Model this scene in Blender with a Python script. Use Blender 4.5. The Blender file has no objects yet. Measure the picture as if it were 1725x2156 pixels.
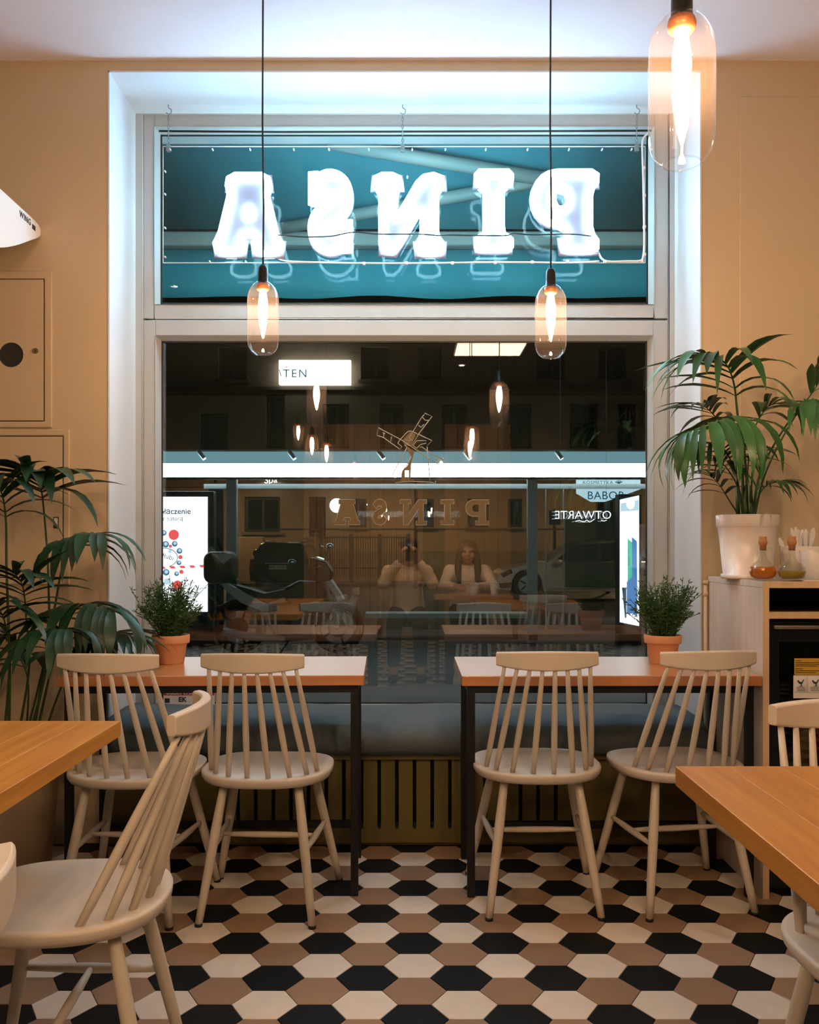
import bpy, bmesh, math, random
from mathutils import Vector, Matrix
from mathutils.geometry import tessellate_polygon
random.seed(7)
PI = math.pi
SC = bpy.context.scene
COL = SC.collection

# ------------------------------------------------------------------ camera, world, exposure
F, HZ, CZ = 1930.0, 1152.0, 1.18          # focal length in px, horizon row, lens height (m)
cd = bpy.data.cameras.new('camera'); cam = bpy.data.objects.new('camera', cd); COL.objects.link(cam)
cam.location = (0, 0, CZ); cam.rotation_euler = (PI/2, 0, 0)
cd.sensor_fit = 'HORIZONTAL'; cd.sensor_width = 36.0; cd.lens = 36.0*F/1725.0
cd.shift_y = (HZ-1078.0)/1725.0; cd.clip_start = 0.02; cd.clip_end = 200
SC.camera = cam
SC.view_settings.view_transform = 'Standard'; SC.view_settings.look = 'None'
SC.view_settings.exposure = 0.82; SC.view_settings.gamma = 1.0; SC.view_settings.use_curve_mapping = False
wd = bpy.data.worlds.new('night'); SC.world = wd; wd.use_nodes = True
wd.node_tree.nodes['Background'].inputs[0].default_value = (0.010, 0.022, 0.026, 1)
wd.node_tree.nodes['Background'].inputs[1].default_value = 0.35
SC.cycles.use_denoising = True
SC.cycles.max_bounces = 5; SC.cycles.diffuse_bounces = 2; SC.cycles.glossy_bounces = 3; SC.cycles.transparent_max_bounces = 18
SC.cycles.use_adaptive_sampling = True; SC.cycles.adaptive_threshold = 0.12; SC.cycles.adaptive_min_samples = 16; SC.cycles.time_limit = 1050
SC.cycles.sample_clamp_indirect = 6.0
# strengths of the lamps, the added ones included
NEON, BULB, ROOMBULB, PANEL, STREET, LITBOX = 20.0, 265.0, 350.0, 5.0, 150.0, 1.4

def W(u, v, d):                            # photo pixel at distance d -> point in the room
    return Vector(((u-862.5)*d/F, d, CZ+(HZ-v)*d/F))

# ------------------------------------------------------------------ materials
def C(r, g, b):
    f = lambda c: (c/255/12.92) if c <= 10 else ((c/255+0.055)/1.055)**2.4
    return (f(r), f(g), f(b))
def nn(m, t): return m.node_tree.nodes.new(t)
def mat(name, col, rough=0.5, metal=0.0, var=0.0, scale=12.0, bump=0.0, bscale=None, stretch=(1,1,1), rnd=0.0, coat=0.0, spec=0.5):
    m = bpy.data.materials.new(name); m.use_nodes = True
    L = m.node_tree.links; b = m.node_tree.nodes['Principled BSDF']
    b.inputs['Roughness'].default_value = rough; b.inputs['Metallic'].default_value = metal
    b.inputs['Specular IOR Level'].default_value = spec
    if coat: b.inputs['Coat Weight'].default_value = coat; b.inputs['Coat Roughness'].default_value = 0.12
    b.inputs['Base Color'].default_value = (*col, 1)
    if var or bump:
        tc = nn(m, 'ShaderNodeTexCoord'); mp = nn(m, 'ShaderNodeMapping'); mp.inputs['Scale'].default_value = stretch
        no = nn(m, 'ShaderNodeTexNoise'); no.inputs['Scale'].default_value = scale; no.inputs['Detail'].default_value = 5
        L.new(tc.outputs['Object'], mp.inputs['Vector']); L.new(mp.outputs[0], no.inputs['Vector'])
    src = None
    if var:
        mx = nn(m, 'ShaderNodeMix'); mx.data_type = 'RGBA'
        mx.inputs[6].default_value = (*[c*(1-var) for c in col], 1); mx.inputs[7].default_value = (*[min(1, c*(1+var)) for c in col], 1)
        L.new(no.outputs['Fac'], mx.inputs[0]); src = mx.outputs[2]; L.new(src, b.inputs['Base Color'])
    if rnd:
        oi = nn(m, 'ShaderNodeObjectInfo'); mr = nn(m, 'ShaderNodeMapRange'); hs = nn(m, 'ShaderNodeHueSaturation')
        mr.inputs['To Min'].default_value = 1-rnd; mr.inputs['To Max'].default_value = 1+rnd
        L.new(oi.outputs['Random'], mr.inputs['Value']); L.new(mr.outputs[0], hs.inputs['Value'])
        if src: L.new(src, hs.inputs['Color'])
        else: hs.inputs['Color'].default_value = (*col, 1)
        L.new(hs.outputs[0], b.inputs['Base Color'])
    if bump:
        if bscale:
            nb = nn(m, 'ShaderNodeTexNoise'); nb.inputs['Scale'].default_value = bscale; L.new(tc.outputs['Object'], nb.inputs['Vector'])
        else: nb = no
        bp = nn(m, 'ShaderNodeBump'); bp.inputs['Strength'].default_value = bump; bp.inputs['Distance'].default_value = 0.004
        L.new(nb.outputs['Fac'], bp.inputs['Height']); L.new(bp.outputs[0], b.inputs['Normal'])
    return m
def emi(name, col, s, sampled=True):
    m = bpy.data.materials.new(name); m.use_nodes = True; n = m.node_tree.nodes; n.remove(n['Principled BSDF'])
    e = nn(m, 'ShaderNodeEmission'); e.inputs[0].default_value = (*col, 1); e.inputs[1].default_value = s
    m.node_tree.links.new(e.outputs[0], n['Material Output'].inputs[0])
    if not sampled: m.cycles.emission_sampling = 'NONE'
    return m
def glass(name, tint=(1,1,1), ior=1.45, rough=0.0, haze=0.0, hazecol=(0.5,0.5,0.5), gloss=(1,1,1)):
    m = bpy.data.materials.new(name); m.use_nodes = True; n = m.node_tree.nodes; L = m.node_tree.links; n.remove(n['Principled BSDF'])
    t = nn(m, 'ShaderNodeBsdfTransparent'); t.inputs[0].default_value = (*tint, 1)
    g = nn(m, 'ShaderNodeBsdfGlossy'); g.inputs['Roughness'].default_value = rough; g.inputs[0].default_value = (*gloss, 1)
    r0 = ((ior-1)/(ior+1))**2                      # Schlick reflectance, the same from both faces
    lw = nn(m, 'ShaderNodeLayerWeight'); lw.inputs[0].default_value = 0.5
    pw = nn(m, 'ShaderNodeMath'); pw.operation = 'POWER'; pw.inputs[1].default_value = 5.0; L.new(lw.outputs['Facing'], pw.inputs[0])
    ma = nn(m, 'ShaderNodeMath'); ma.operation = 'MULTIPLY_ADD'; ma.inputs[1].default_value = 0.8*(1-r0); ma.inputs[2].default_value = r0; L.new(pw.outputs[0], ma.inputs[0])
    mx = nn(m, 'ShaderNodeMixShader'); L.new(ma.outputs[0], mx.inputs[0]); L.new(g.outputs[0], mx.inputs[2])
    if haze:
        d = nn(m, 'ShaderNodeBsdfDiffuse'); d.inputs[0].default_value = (*hazecol, 1)
        mh = nn(m, 'ShaderNodeMixShader'); mh.inputs[0].default_value = haze
        L.new(t.outputs[0], mh.inputs[1]); L.new(d.outputs[0], mh.inputs[2]); L.new(mh.outputs[0], mx.inputs[1])
    else: L.new(t.outputs[0], mx.inputs[1])
    L.new(mx.outputs[0], n['Material Output'].inputs[0]); return m
def wood(name, c1, c2, rough=0.4, axis=0, scale=3.0, rnd=0.12, coat=0.0):
    m = bpy.data.materials.new(name); m.use_nodes = True; L = m.node_tree.links; b = m.node_tree.nodes['Principled BSDF']
    b.inputs['Roughness'].default_value = rough
    if coat: b.inputs['Coat Weight'].default_value = coat; b.inputs['Coat Roughness'].default_value = 0.30; b.inputs['Coat IOR'].default_value = 1.9
    tc = nn(m, 'ShaderNodeTexCoord'); mp = nn(m, 'ShaderNodeMapping')
    st = [14.0, 14.0, 14.0]; st[axis] = 0.9; mp.inputs['Scale'].default_value = st
    oi = nn(m, 'ShaderNodeObjectInfo'); ad = nn(m, 'ShaderNodeVectorMath'); ad.operation = 'ADD'
    sc = nn(m, 'ShaderNodeVectorMath'); sc.operation = 'SCALE'; sc.inputs['Scale'].default_value = 9.0
    cb = nn(m, 'ShaderNodeCombineXYZ')
    for i in range(3): L.new(oi.outputs['Random'], cb.inputs[i])
    L.new(cb.outputs[0], sc.inputs[0]); L.new(tc.outputs['Object'], mp.inputs['Vector']); L.new(mp.outputs[0], ad.inputs[0]); L.new(sc.outputs[0], ad.inputs[1])
    no = nn(m, 'ShaderNodeTexNoise'); no.inputs['Scale'].default_value = scale; no.inputs['Detail'].default_value = 8; no.inputs['Distortion'].default_value = 0.6
    L.new(ad.outputs[0], no.inputs['Vector'])
    rp = nn(m, 'ShaderNodeValToRGB'); rp.color_ramp.elements[0].position = 0.32; rp.color_ramp.elements[1].position = 0.68
    rp.color_ramp.elements[0].color = (*c1, 1); rp.color_ramp.elements[1].color = (*c2, 1)
    L.new(no.outputs['Fac'], rp.inputs[0])
    mr = nn(m, 'ShaderNodeMapRange'); mr.inputs['To Min'].default_value = 1-rnd; mr.inputs['To Max'].default_value = 1+rnd
    hs = nn(m, 'ShaderNodeHueSaturation'); L.new(oi.outputs['Random'], mr.inputs['Value']); L.new(mr.outputs[0], hs.inputs['Value'])
    L.new(rp.outputs[0], hs.inputs['Color']); L.new(hs.outputs[0], b.inputs['Base Color'])
    bp = nn(m, 'ShaderNodeBump'); bp.inputs['Strength'].default_value = 0.12; bp.inputs['Distance'].default_value = 0.002
    L.new(no.outputs['Fac'], bp.inputs['Height']); L.new(bp.outputs[0], b.inputs['Normal'])
    return m

M = {}
M['wall'] = mat('wall_paint', (0.55, 0.425, 0.275), 0.75, var=0.06, scale=1.5, bump=0.15, bscale=160)
M['backwall'] = mat('back_wall_paint', (0.085, 0.12, 0.10), 0.8, var=0.1, scale=2)  # side walls take this dark colour to cut bounced light
M['ceiling_dark'] = mat('darkened_ceiling_colour', (0.07, 0.085, 0.075), 0.85, var=0.1, scale=2)  # rear ceiling given a dark colour to lessen its reflection and bounce
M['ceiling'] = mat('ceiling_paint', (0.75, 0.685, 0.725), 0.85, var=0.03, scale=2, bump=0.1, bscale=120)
M['reveal'] = mat('reveal_plaster', (0.66, 0.71, 0.76), 0.7, var=0.03, scale=3, bump=0.08, bscale=130)
M['frame'] = mat('window_frame_paint', (0.42, 0.445, 0.455), 0.45, var=0.04, scale=5)
M['gasket'] = mat('black_gasket', (0.012, 0.014, 0.014), 0.5)
M['tile0'] = mat('tile_cream', (0.84, 0.74, 0.62), 0.38, var=0.10, scale=9, bump=0.08, bscale=60, rnd=0.06)
M['tile1'] = mat('tile_taupe', (0.36, 0.225, 0.14), 0.40, var=0.12, scale=9, bump=0.08, bscale=60, rnd=0.10)
M['tile2'] = mat('tile_black', (0.008, 0.009, 0.009), 0.5, spec=0.18, var=0.2, scale=9, bump=0.05, bscale=60, rnd=0.1)
M['grout'] = mat('grout', (0.06, 0.05, 0.04), 0.9, var=0.2, scale=30)
M['chair'] = mat('chair_paint', (0.68, 0.585, 0.47), 0.42, var=0.04, scale=7)
M['foot'] = mat('black_foot_cap', (0.012, 0.011, 0.01), 0.6)
M['bar_top'] = wood('bar_table_wood', (0.56, 0.19, 0.045), (0.64, 0.25, 0.07), 0.40, axis=0, rnd=0.05, coat=1.0)
M['plank'] = wood('dining_table_wood', (0.50, 0.19, 0.022), (0.66, 0.295, 0.042), 0.42, axis=1, rnd=0.14, coat=0.1)
M['black_metal'] = mat('black_powder_metal', (0.010, 0.009, 0.009), 0.45, metal=0.3)
M['veneer'] = wood('cabinet_veneer', (0.58, 0.47, 0.39), (0.67, 0.56, 0.47), 0.5, axis=2, rnd=0.03)
M['veneer_edge'] = wood('cabinet_edge', (0.66, 0.45, 0.26), (0.74, 0.52, 0.32), 0.5, axis=2, rnd=0.03)
M['cushion'] = mat('cushion_fabric', (0.115, 0.145, 0.155), 0.85, var=0.18, scale=60, bump=0.35, bscale=420)
M['cover'] = mat('radiator_cover_paint', (0.15, 0.115, 0.032), 0.5, var=0.06, scale=4)
M['radiator'] = mat('radiator_metal', (0.06, 0.05, 0.03), 0.5)
M['terracotta'] = mat('terracotta', (0.68, 0.31, 0.155), 0.75, var=0.08, scale=14, bump=0.1)
M['soil'] = mat('soil', (0.02, 0.014, 0.009), 0.95, var=0.4, scale=60)
M['herb'] = mat('herb_leaf', (0.028, 0.095, 0.018), 0.55, var=0.4, scale=40)
M['palm'] = mat('palm_leaf', (0.030, 0.115, 0.028), 0.38, var=0.25, scale=8, rnd=0.35)
M['palm_dark'] = mat('palm_leaf_dark', (0.014, 0.052, 0.020), 0.42, var=0.25, scale=8, rnd=0.35)
M['stem'] = mat('palm_stem', (0.035, 0.075, 0.018), 0.45, var=0.2, scale=20)
M['pot_white'] = mat('white_glazed_pot', (0.78, 0.70, 0.66), 0.3, var=0.03, scale=6)
M['pot_beige'] = mat('beige_pot', (0.42, 0.31, 0.20), 0.55, var=0.06, scale=4)
M['white_plastic'] = mat('white_plastic', (0.80, 0.76, 0.73), 0.4)
M['print'] = mat('dark_print', (0.02, 0.02, 0.022), 0.6)
M['brass'] = mat('brass_lock', (0.45, 0.34, 0.16), 0.35, metal=0.9)
M['cord'] = mat('black_cord', (0.014, 0.016, 0.018), 0.6)
M['socket'] = mat('black_socket', (0.008, 0.009, 0.008), 0.35)
M['copper'] = mat('copper_collar', (0.45, 0.16, 0.06), 0.35, metal=0.6)
M['shade'] = glass('smoked_shade_glass', (0.95, 0.91, 0.88), 1.42, haze=0.010, hazecol=(0.85, 0.66, 0.55))  # faint pink diffuse haze stands in for glare from the bulb
M['bulb'] = emi('bulb_glow', (1.0, 0.67, 0.40), BULB)
M['room_bulb'] = emi('room_bulb_glow', (1.0, 0.66, 0.40), ROOMBULB)
M['neon'] = emi('neon_tube_glow', (0.42, 0.74, 1.0), NEON)
M['neon_street'] = emi('neon_street_glow', (0.50, 0.90, 1.0), NEON*1.0)
M['acrylic'] = glass('acrylic_sheet', (0.97, 0.99, 0.99), 1.25)
M['acrylic_edge'] = mat('acrylic_edge', (0.75, 0.85, 0.88), 0.3)
M['letter_back'] = mat('white_letter_face', (0.24, 0.22, 0.28), 0.5)
M['chain'] = mat('zinc_chain', (0.25, 0.33, 0.34), 0.4, metal=0.7)
M['cable_white'] = mat('white_cable', (0.75, 0.74, 0.72), 0.5)
M['window_glass'] = glass('window_glass', (0.96, 0.985, 0.975), 2.05)
M['transom_glass'] = glass('transom_glass', (0.97, 0.99, 0.985), 1.17)
M['clear'] = glass('clear_glass', (0.96, 0.97, 0.95), 1.45)
M['gold'] = mat('gold_vinyl', (0.14, 0.095, 0.036), 0.7)
M['gold_edge'] = mat('pale_vinyl_edge', (0.32, 0.29, 0.23), 0.6)
M['led'] = emi('led_white', (0.85, 0.95, 1.0), 1.0, False)
M['spot_light'] = emi('ceiling_spot_glow', (1.0, 0.78, 0.55), 60.0)
M['panel_light'] = emi('ceiling_panel_glow', (1.0, 0.74, 0.47), PANEL)

# ------------------------------------------------------------------ mesh building
WL = {}                                    # object -> location of its origin in the thing's build frame
class MB:
    def __init__(s): s.v = []; s.f = []; s.sm = []
    def add(s, vs, fs, smooth=False):
        o = len(s.v); s.v += [Vector(p) for p in vs]; s.f += [tuple(i+o for i in f) for f in fs]; s.sm += [smooth]*len(fs); return s
    def box(s, x0, x1, y0, y1, z0, z1, rot=None, piv=None):
        vs = [Vector((x, y, z)) for z in (z0, z1) for y in (y0, y1) for x in (x0, x1)]
        if rot is not None:
            p = Vector(piv) if piv is not None else Vector(((x0+x1)/2, (y0+y1)/2, (z0+z1)/2)); vs = [p+rot @ (q-p) for q in vs]
        return s.add(vs, [(0,2,3,1),(4,5,7,6),(0,1,5,4),(2,6,7,3),(0,4,6,2),(1,3,7,5)])
    def rbox(s, x0, x1, y0, y1, z0, z1, r=0.01, seg=3, rot=None):     # rounded box through bmesh bevel
        bm = bmesh.new(); bmesh.ops.create_cube(bm, size=1)
        for q in bm.verts: q.co = Vector(((x0+x1)/2+q.co.x*(x1-x0), (y0+y1)/2+q.co.y*(y1-y0), (z0+z1)/2+q.co.z*(z1-z0)))
        bmesh.ops.bevel(bm, geom=bm.edges[:], offset=r, segments=seg, profile=0.5, affect='EDGES')
        c = Vector(((x0+x1)/2, (y0+y1)/2, (z0+z1)/2))
        bm.verts.index_update(); vs = [(c+rot @ (q.co-c)) if rot is not None else q.co.copy() for q in bm.verts]; fs = [tuple(v.index for v in f.verts) for f in bm.faces]; bm.free()
        return s.add(vs, fs, True)
    def tube(s, pts, r, seg=8, cap=True, closed=False):
        pts = [Vector(p) for p in pts]; n = len(pts); rr = [r]*n if not isinstance(r, (list, tuple)) else list(r)
        T = []
        for i in range(n):
            a = pts[(i-1) % n] if (closed or i > 0) else pts[0]; b = pts[(i+1) % n] if (closed or i < n-1) else pts[-1]
            t = (b-a); T.append(t.normalized() if t.length > 1e-9 else Vector((0,0,1)))
        up = Vector((0,0,1)) if abs(T[0].z) < 0.9 else Vector((1,0,0)); N = T[0].cross(up).normalized()
        vs = []
        for i in range(n):
            N = (N-T[i]*N.dot(T[i])); N = N.normalized() if N.length > 1e-6 else T[i].orthogonal().normalized(); B = T[i].cross(N)
            for k in range(seg):
                a = 2*PI*k/seg; vs.append(pts[i]+(N*math.cos(a)+B*math.sin(a))*rr[i])
        fs = []
        for i in range(n if closed else n-1):
            j = (i+1) % n
            for k in range(seg): fs.append((i*seg+k, i*seg+(k+1) % seg, j*seg+(k+1) % seg, j*seg+k))
        s.add(vs, fs, True)
        if cap and not closed:
            s.add(vs[:seg], [tuple(range(seg))[::-1]]); s.add(vs[-seg:], [tuple(range(seg))])
        return s
    def lathe(s, prof, c, seg=24, smooth=True, sx=1.0, sy=1.0):
        c = Vector(c); vs = []; fs = []; n = len(prof)
        for (r, z) in prof:
            for k in range(seg):
                a = 2*PI*k/seg; vs.append(c+Vector((r*math.cos(a)*sx, r*math.sin(a)*sy, z)))
        for i in range(n-1):
            for k in range(seg): fs.append((i*seg+k, i*seg+(k+1) % seg, (i+1)*seg+(k+1) % seg, (i+1)*seg+k))
        return s.add(vs, fs, smooth)
    def ell(s, c, rx, ry, rz, seg=16, rings=10, rot=None):
        c = Vector(c); vs = []; fs = []
        for i in range(rings+1):
            t = PI*i/rings
            for k in range(seg):
                a = 2*PI*k/seg; q = Vector((rx*math.sin(t)*math.cos(a), ry*math.sin(t)*math.sin(a), -rz*math.cos(t)))
                vs.append(c+(rot @ q if rot is not None else q))
        for i in range(rings):
            for k in range(seg): fs.append((i*seg+k, i*seg+(k+1) % seg, (i+1)*seg+(k+1) % seg, (i+1)*seg+k))
        return s.add(vs, fs, True)
    def prism(s, poly, fn, t0, t1, holes=()):       # poly in (a, b); fn(a, b, t) -> point
        loops = [list(poly)]+[list(h) for h in holes]
        flat = [p for l in loops for p in l]; tri = tessellate_polygon([[Vector((p[0], p[1], 0)) for p in l] for l in loops])
        s.add([fn(a, b, t0) for a, b in flat], [tuple(t) for t in tri]); s.add([fn(a, b, t1) for a, b in flat], [tuple(t)[::-1] for t in tri])
        for l in loops:
            n = len(l); s.add([fn(a, b, t0) for a, b in l]+[fn(a, b, t1) for a, b in l], [(i, (i+1) % n, n+(i+1) % n, n+i) for i in range(n)])
        return s
    def disc(s, c, r, nrm=(0,-1,0), seg=20, depth=0.002):
        c = Vector(c); n = Vector(nrm).normalized(); return s.tube([c, c+n*depth], r, seg)
    def mesh(s, name, recentre=True):
        c = Vector((0,0,0))
        if recentre and s.v:
            lo = Vector([min(p[i] for p in s.v) for i in range(3)]); hi = Vector([max(p[i] for p in s.v) for i in range(3)]); c = (lo+hi)/2
        me = bpy.data.meshes.new(name); me.from_pydata([p-c for p in s.v], [], s.f)
        me.polygons.foreach_set('use_smooth', s.sm)
        bm = bmesh.new(); bm.from_mesh(me); bmesh.ops.remove_doubles(bm, verts=bm.verts[:], dist=1e-6)
        bmesh.ops.recalc_face_normals(bm, faces=bm.faces[:]); bm.to_mesh(me); bm.free(); me.update()
        return me, c
    def build(s, name, m, parent=None, bevel=0.0, bseg=2, sharp=True):
        me, c = s.mesh(name); me.materials.append(M[m] if isinstance(m, str) else m)
        o = bpy.data.objects.new(name, me); COL.objects.link(o); place(o, c, parent)
        if bevel:
            b = o.modifiers.new('bevel', 'BEVEL'); b.width = bevel; b.segments = bseg; b.limit_method = 'ANGLE'; b.angle_limit = 0.6
        return o
def place(o, c, parent=None):
    WL[o] = Vector(c)
    if parent is not None: o.parent = parent; o.location = Vector(c)-WL[parent]
    else: o.location = c
def thing(name, label, cat, loc=(0,0,0), group=None):
    o = bpy.data.objects.new(name, None); COL.objects.link(o); o.location = loc; WL[o] = Vector(loc); o.empty_display_size = 0.1
    return tag(o, label, cat, group)
def tag(o, label, cat, group=None, kind=None):
    o['label'] = label; o['category'] = cat
    if group: o['group'] = group
    if kind: o['kind'] = kind
    return o
def struct(o, label=None):
    o['kind'] = 'structure'
    if label: o['label'] = label
    return o
def dup(o, parent=None):
    c = o.copy(); COL.objects.link(c)
    if parent is not None: c.parent = parent
    WL[c] = WL.get(o, Vector((0,0,0)))
    for ch in list(o.children): dup(ch, c)
    return c
def text(s, size, name, m, parent, origin, right=(1,0,0), up=(0,0,1), align='CENTER', depth=0.0006, font_space=1.0, bold=0.0):
    cu = bpy.data.curves.new(name, 'FONT'); cu.body = s; cu.size = size; cu.align_x = align; cu.align_y = 'CENTER'; cu.extrude = depth; cu.space_character = font_space
    cu.offset = bold; cu.resolution_u = 3
    t = bpy.data.objects.new(name, cu); COL.objects.link(t)
    me = bpy.data.meshes.new_from_object(t.evaluated_get(bpy.context.evaluated_depsgraph_get()))
    bpy.data.objects.remove(t); bpy.data.curves.remove(cu)
    r = Vector(right).normalized(); u = Vector(up).normalized(); n = r.cross(u)
    mt = Matrix((r, u, n)).transposed(); 
    for v in me.vertices: v.co = mt @ v.co
    me.materials.clear(); me.materials.append(M[m] if isinstance(m, str) else m); me.name = name
    o = bpy.data.objects.new(name, me); COL.objects.link(o); place(o, origin, parent); return o
def smooth_line(pts, n=6, closed=False):          # Catmull-Rom
    P = [Vector(p) for p in pts]; out = []; m = len(P)
    for i in range(m if closed else m-1):
        p1, p2 = P[i], P[(i+1) % m]; p0 = P[i-1] if (closed or i > 0) else p1*2-p2; p3 = P[(i+2) % m] if (closed or i+2 < m) else p2*2-p1
        for k in range(n):
            t = k/n; out.append(0.5*((2*p1)+(p2-p0)*t+(2*p0-5*p1+4*p2-p3)*t*t+(3*p1-p0-3*p2+p3)*t**3))
    if not closed: out.append(P[-1])
    return out
# ------------------------------------------------------------------ the room shell
YW, YG = 3.655, 4.07                        # face of the window wall, plane of the glass
XL, XR, ZT, ZS = -1.202, 1.164, 3.078, 0.37 # window opening and sill
RX0, RX1, RY0, ZC = -3.2, 3.4, -3.6, 3.12
w = MB(); w.box(RX0-.2, XL, YW, 4.3, -.05, ZC+.1); w.box(XR, RX1+.2, YW, 4.3, -.05, ZC+.1); w.box(XL, XR, YW, 4.3, ZT, ZC+.1)
w.box(XL, XR, 4.0, 4.3, -.05, ZS-.02)
struct(w.build('wall_front', 'wall'), 'warm beige wall around the large shop window')
p = MB().box(W(1557, 0, YW).x, RX1, YW-.007, YW+.001, 0.0, W(0, 205, YW).z).build('trim_3', 'wall', bevel=.003)
struct(p, 'shallow raised wall panel to the right of the window')
struct(MB().box(RX0-.2, RX0, RY0, YW, -.05, ZC+.1).build('wall_left', 'backwall'), 'unseen side wall on the left, coloured dark to cut bounced light')
struct(MB().box(RX1, RX1+.2, RY0, YW, -.05, ZC+.1).build('wall_right', 'backwall'), 'unseen side wall on the right, coloured dark to cut bounced light')
struct(MB().box(RX0-.2, RX1+.2, RY0-.2, RY0, -.05, ZC+.1).build('wall_back', 'backwall'), 'dim back wall mirrored in the window')
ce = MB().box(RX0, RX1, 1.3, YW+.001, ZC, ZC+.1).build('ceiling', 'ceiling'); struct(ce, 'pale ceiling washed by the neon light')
MB().box(RX0, RX1, RY0, 1.299, ZC, ZC+.1).build('darkened_ceiling', 'ceiling_dark', ce)
t = MB(); t.box(XL, XL+.006, YW-.003, 4.0, ZS, ZT); t.box(XR-.006, XR, YW-.003, 4.0, ZS, ZT); t.box(XL, XR, YW-.003, 4.0, ZT-.006, ZT)
struct(t.build('trim_1', 'reveal'), 'white plastered window reveal lit by the neon sign')
struct(MB().box(XL, XR, YW-.06, 4.02, ZS-.025, ZS).build('trim_2', 'cover', bevel=.004), 'window sill board under the bench cushion')

t = MB(); t.box(XL, XL+.006, 4.14, 4.301, ZS, ZT-.006); t.box(XR-.006, XR, 4.14, 4.301, ZS, ZT-.006); t.box(XL, XR, 4.14, 4.301, ZT-.006, ZT); t.box(XL, XR, 4.14, 4.32, ZS-.02, ZS)
struct(t.build('trim_4', 'reveal'), 'pale outer edge of the window opening')

# hexagonal floor: every tile in view its own part, the rest one stuff part
fl = MB().box(RX0, RX1, RY0, YW, -.05, -.003).build('floor', 'grout'); struct(fl, 'hexagon tile floor in cream, taupe and black')
S, HR = 0.0861, 0.0736
def hexmesh(name, m):
    b = MB(); k = HR*2/(S*math.sqrt(3)); g = 0.0012; a = [(math.cos(PI/3*i)*(S-g), math.sin(PI/3*i)*(S-g)*k) for i in range(6)]
    e = 0.0012; q = [(x*(1-e/S), y*(1-e/S)) for x, y in a]
    b.add([(x, y, -.008) for x, y in a]+[(x, y, -.0008) for x, y in a]+[(x, y, 0) for x, y in q], [(i, (i+1) % 6, 6+(i+1) % 6, 6+i) for i in range(6)]+[(6+i, 6+(i+1) % 6, 12+(i+1) % 6, 12+i) for i in range(6)]+[tuple(range(12, 18))])
    me, c = b.mesh(name, recentre=False); me.materials.append(M[m]); return me
HM = [hexmesh('hexagon_tile_%s' % c, 'tile%d' % i) for i, c in enumerate(('cream', 'taupe', 'black'))]
cells = []
for k in range(-82, 18):
    y = 2.366+k*HR
    for j in range(-13, 15):
        x = -.116+j*3*S+(1.5*S if k % 2 else 0)
        if RX0+S < x < RX1-S and RY0+HR < y < YW-HR*.4: cells.append((x, y, k % 3))
def seen(x, y):
    if y < 1.9: return False
    u = 862.5+x*F/y; return -60 < u < 1785 and HZ+CZ*F/y < 2156+80
near = [c for c in cells if seen(c[0], c[1])]; far = [c for c in cells if not seen(c[0], c[1])]
near.sort(key=lambda c: c[1]); far += near[300:]; near = near[:300]
for x, y, k in near:
    o = bpy.data.objects.new('hexagon_tile', HM[k]); COL.objects.link(o); place(o, (x, y, 0), fl)
for kk in range(3):
    b = MB(); g = 0.0012; kf = HR*2/(S*math.sqrt(3)); a = [(math.cos(PI/3*i)*(S-g), math.sin(PI/3*i)*(S-g)*kf) for i in range(6)]
    for x, y, k in far:
        if k == kk: b.add([(x+p, y+q, -.008) for p, q in a]+[(x+p, y+q, 0) for p, q in a], [(i, (i+1) % 6, 6+(i+1) % 6, 6+i) for i in range(6)]+[tuple(range(6, 12))])
    o = b.build('hexagon_tiling', 'tile%d' % kk, fl); o['kind'] = 'stuff'

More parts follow.
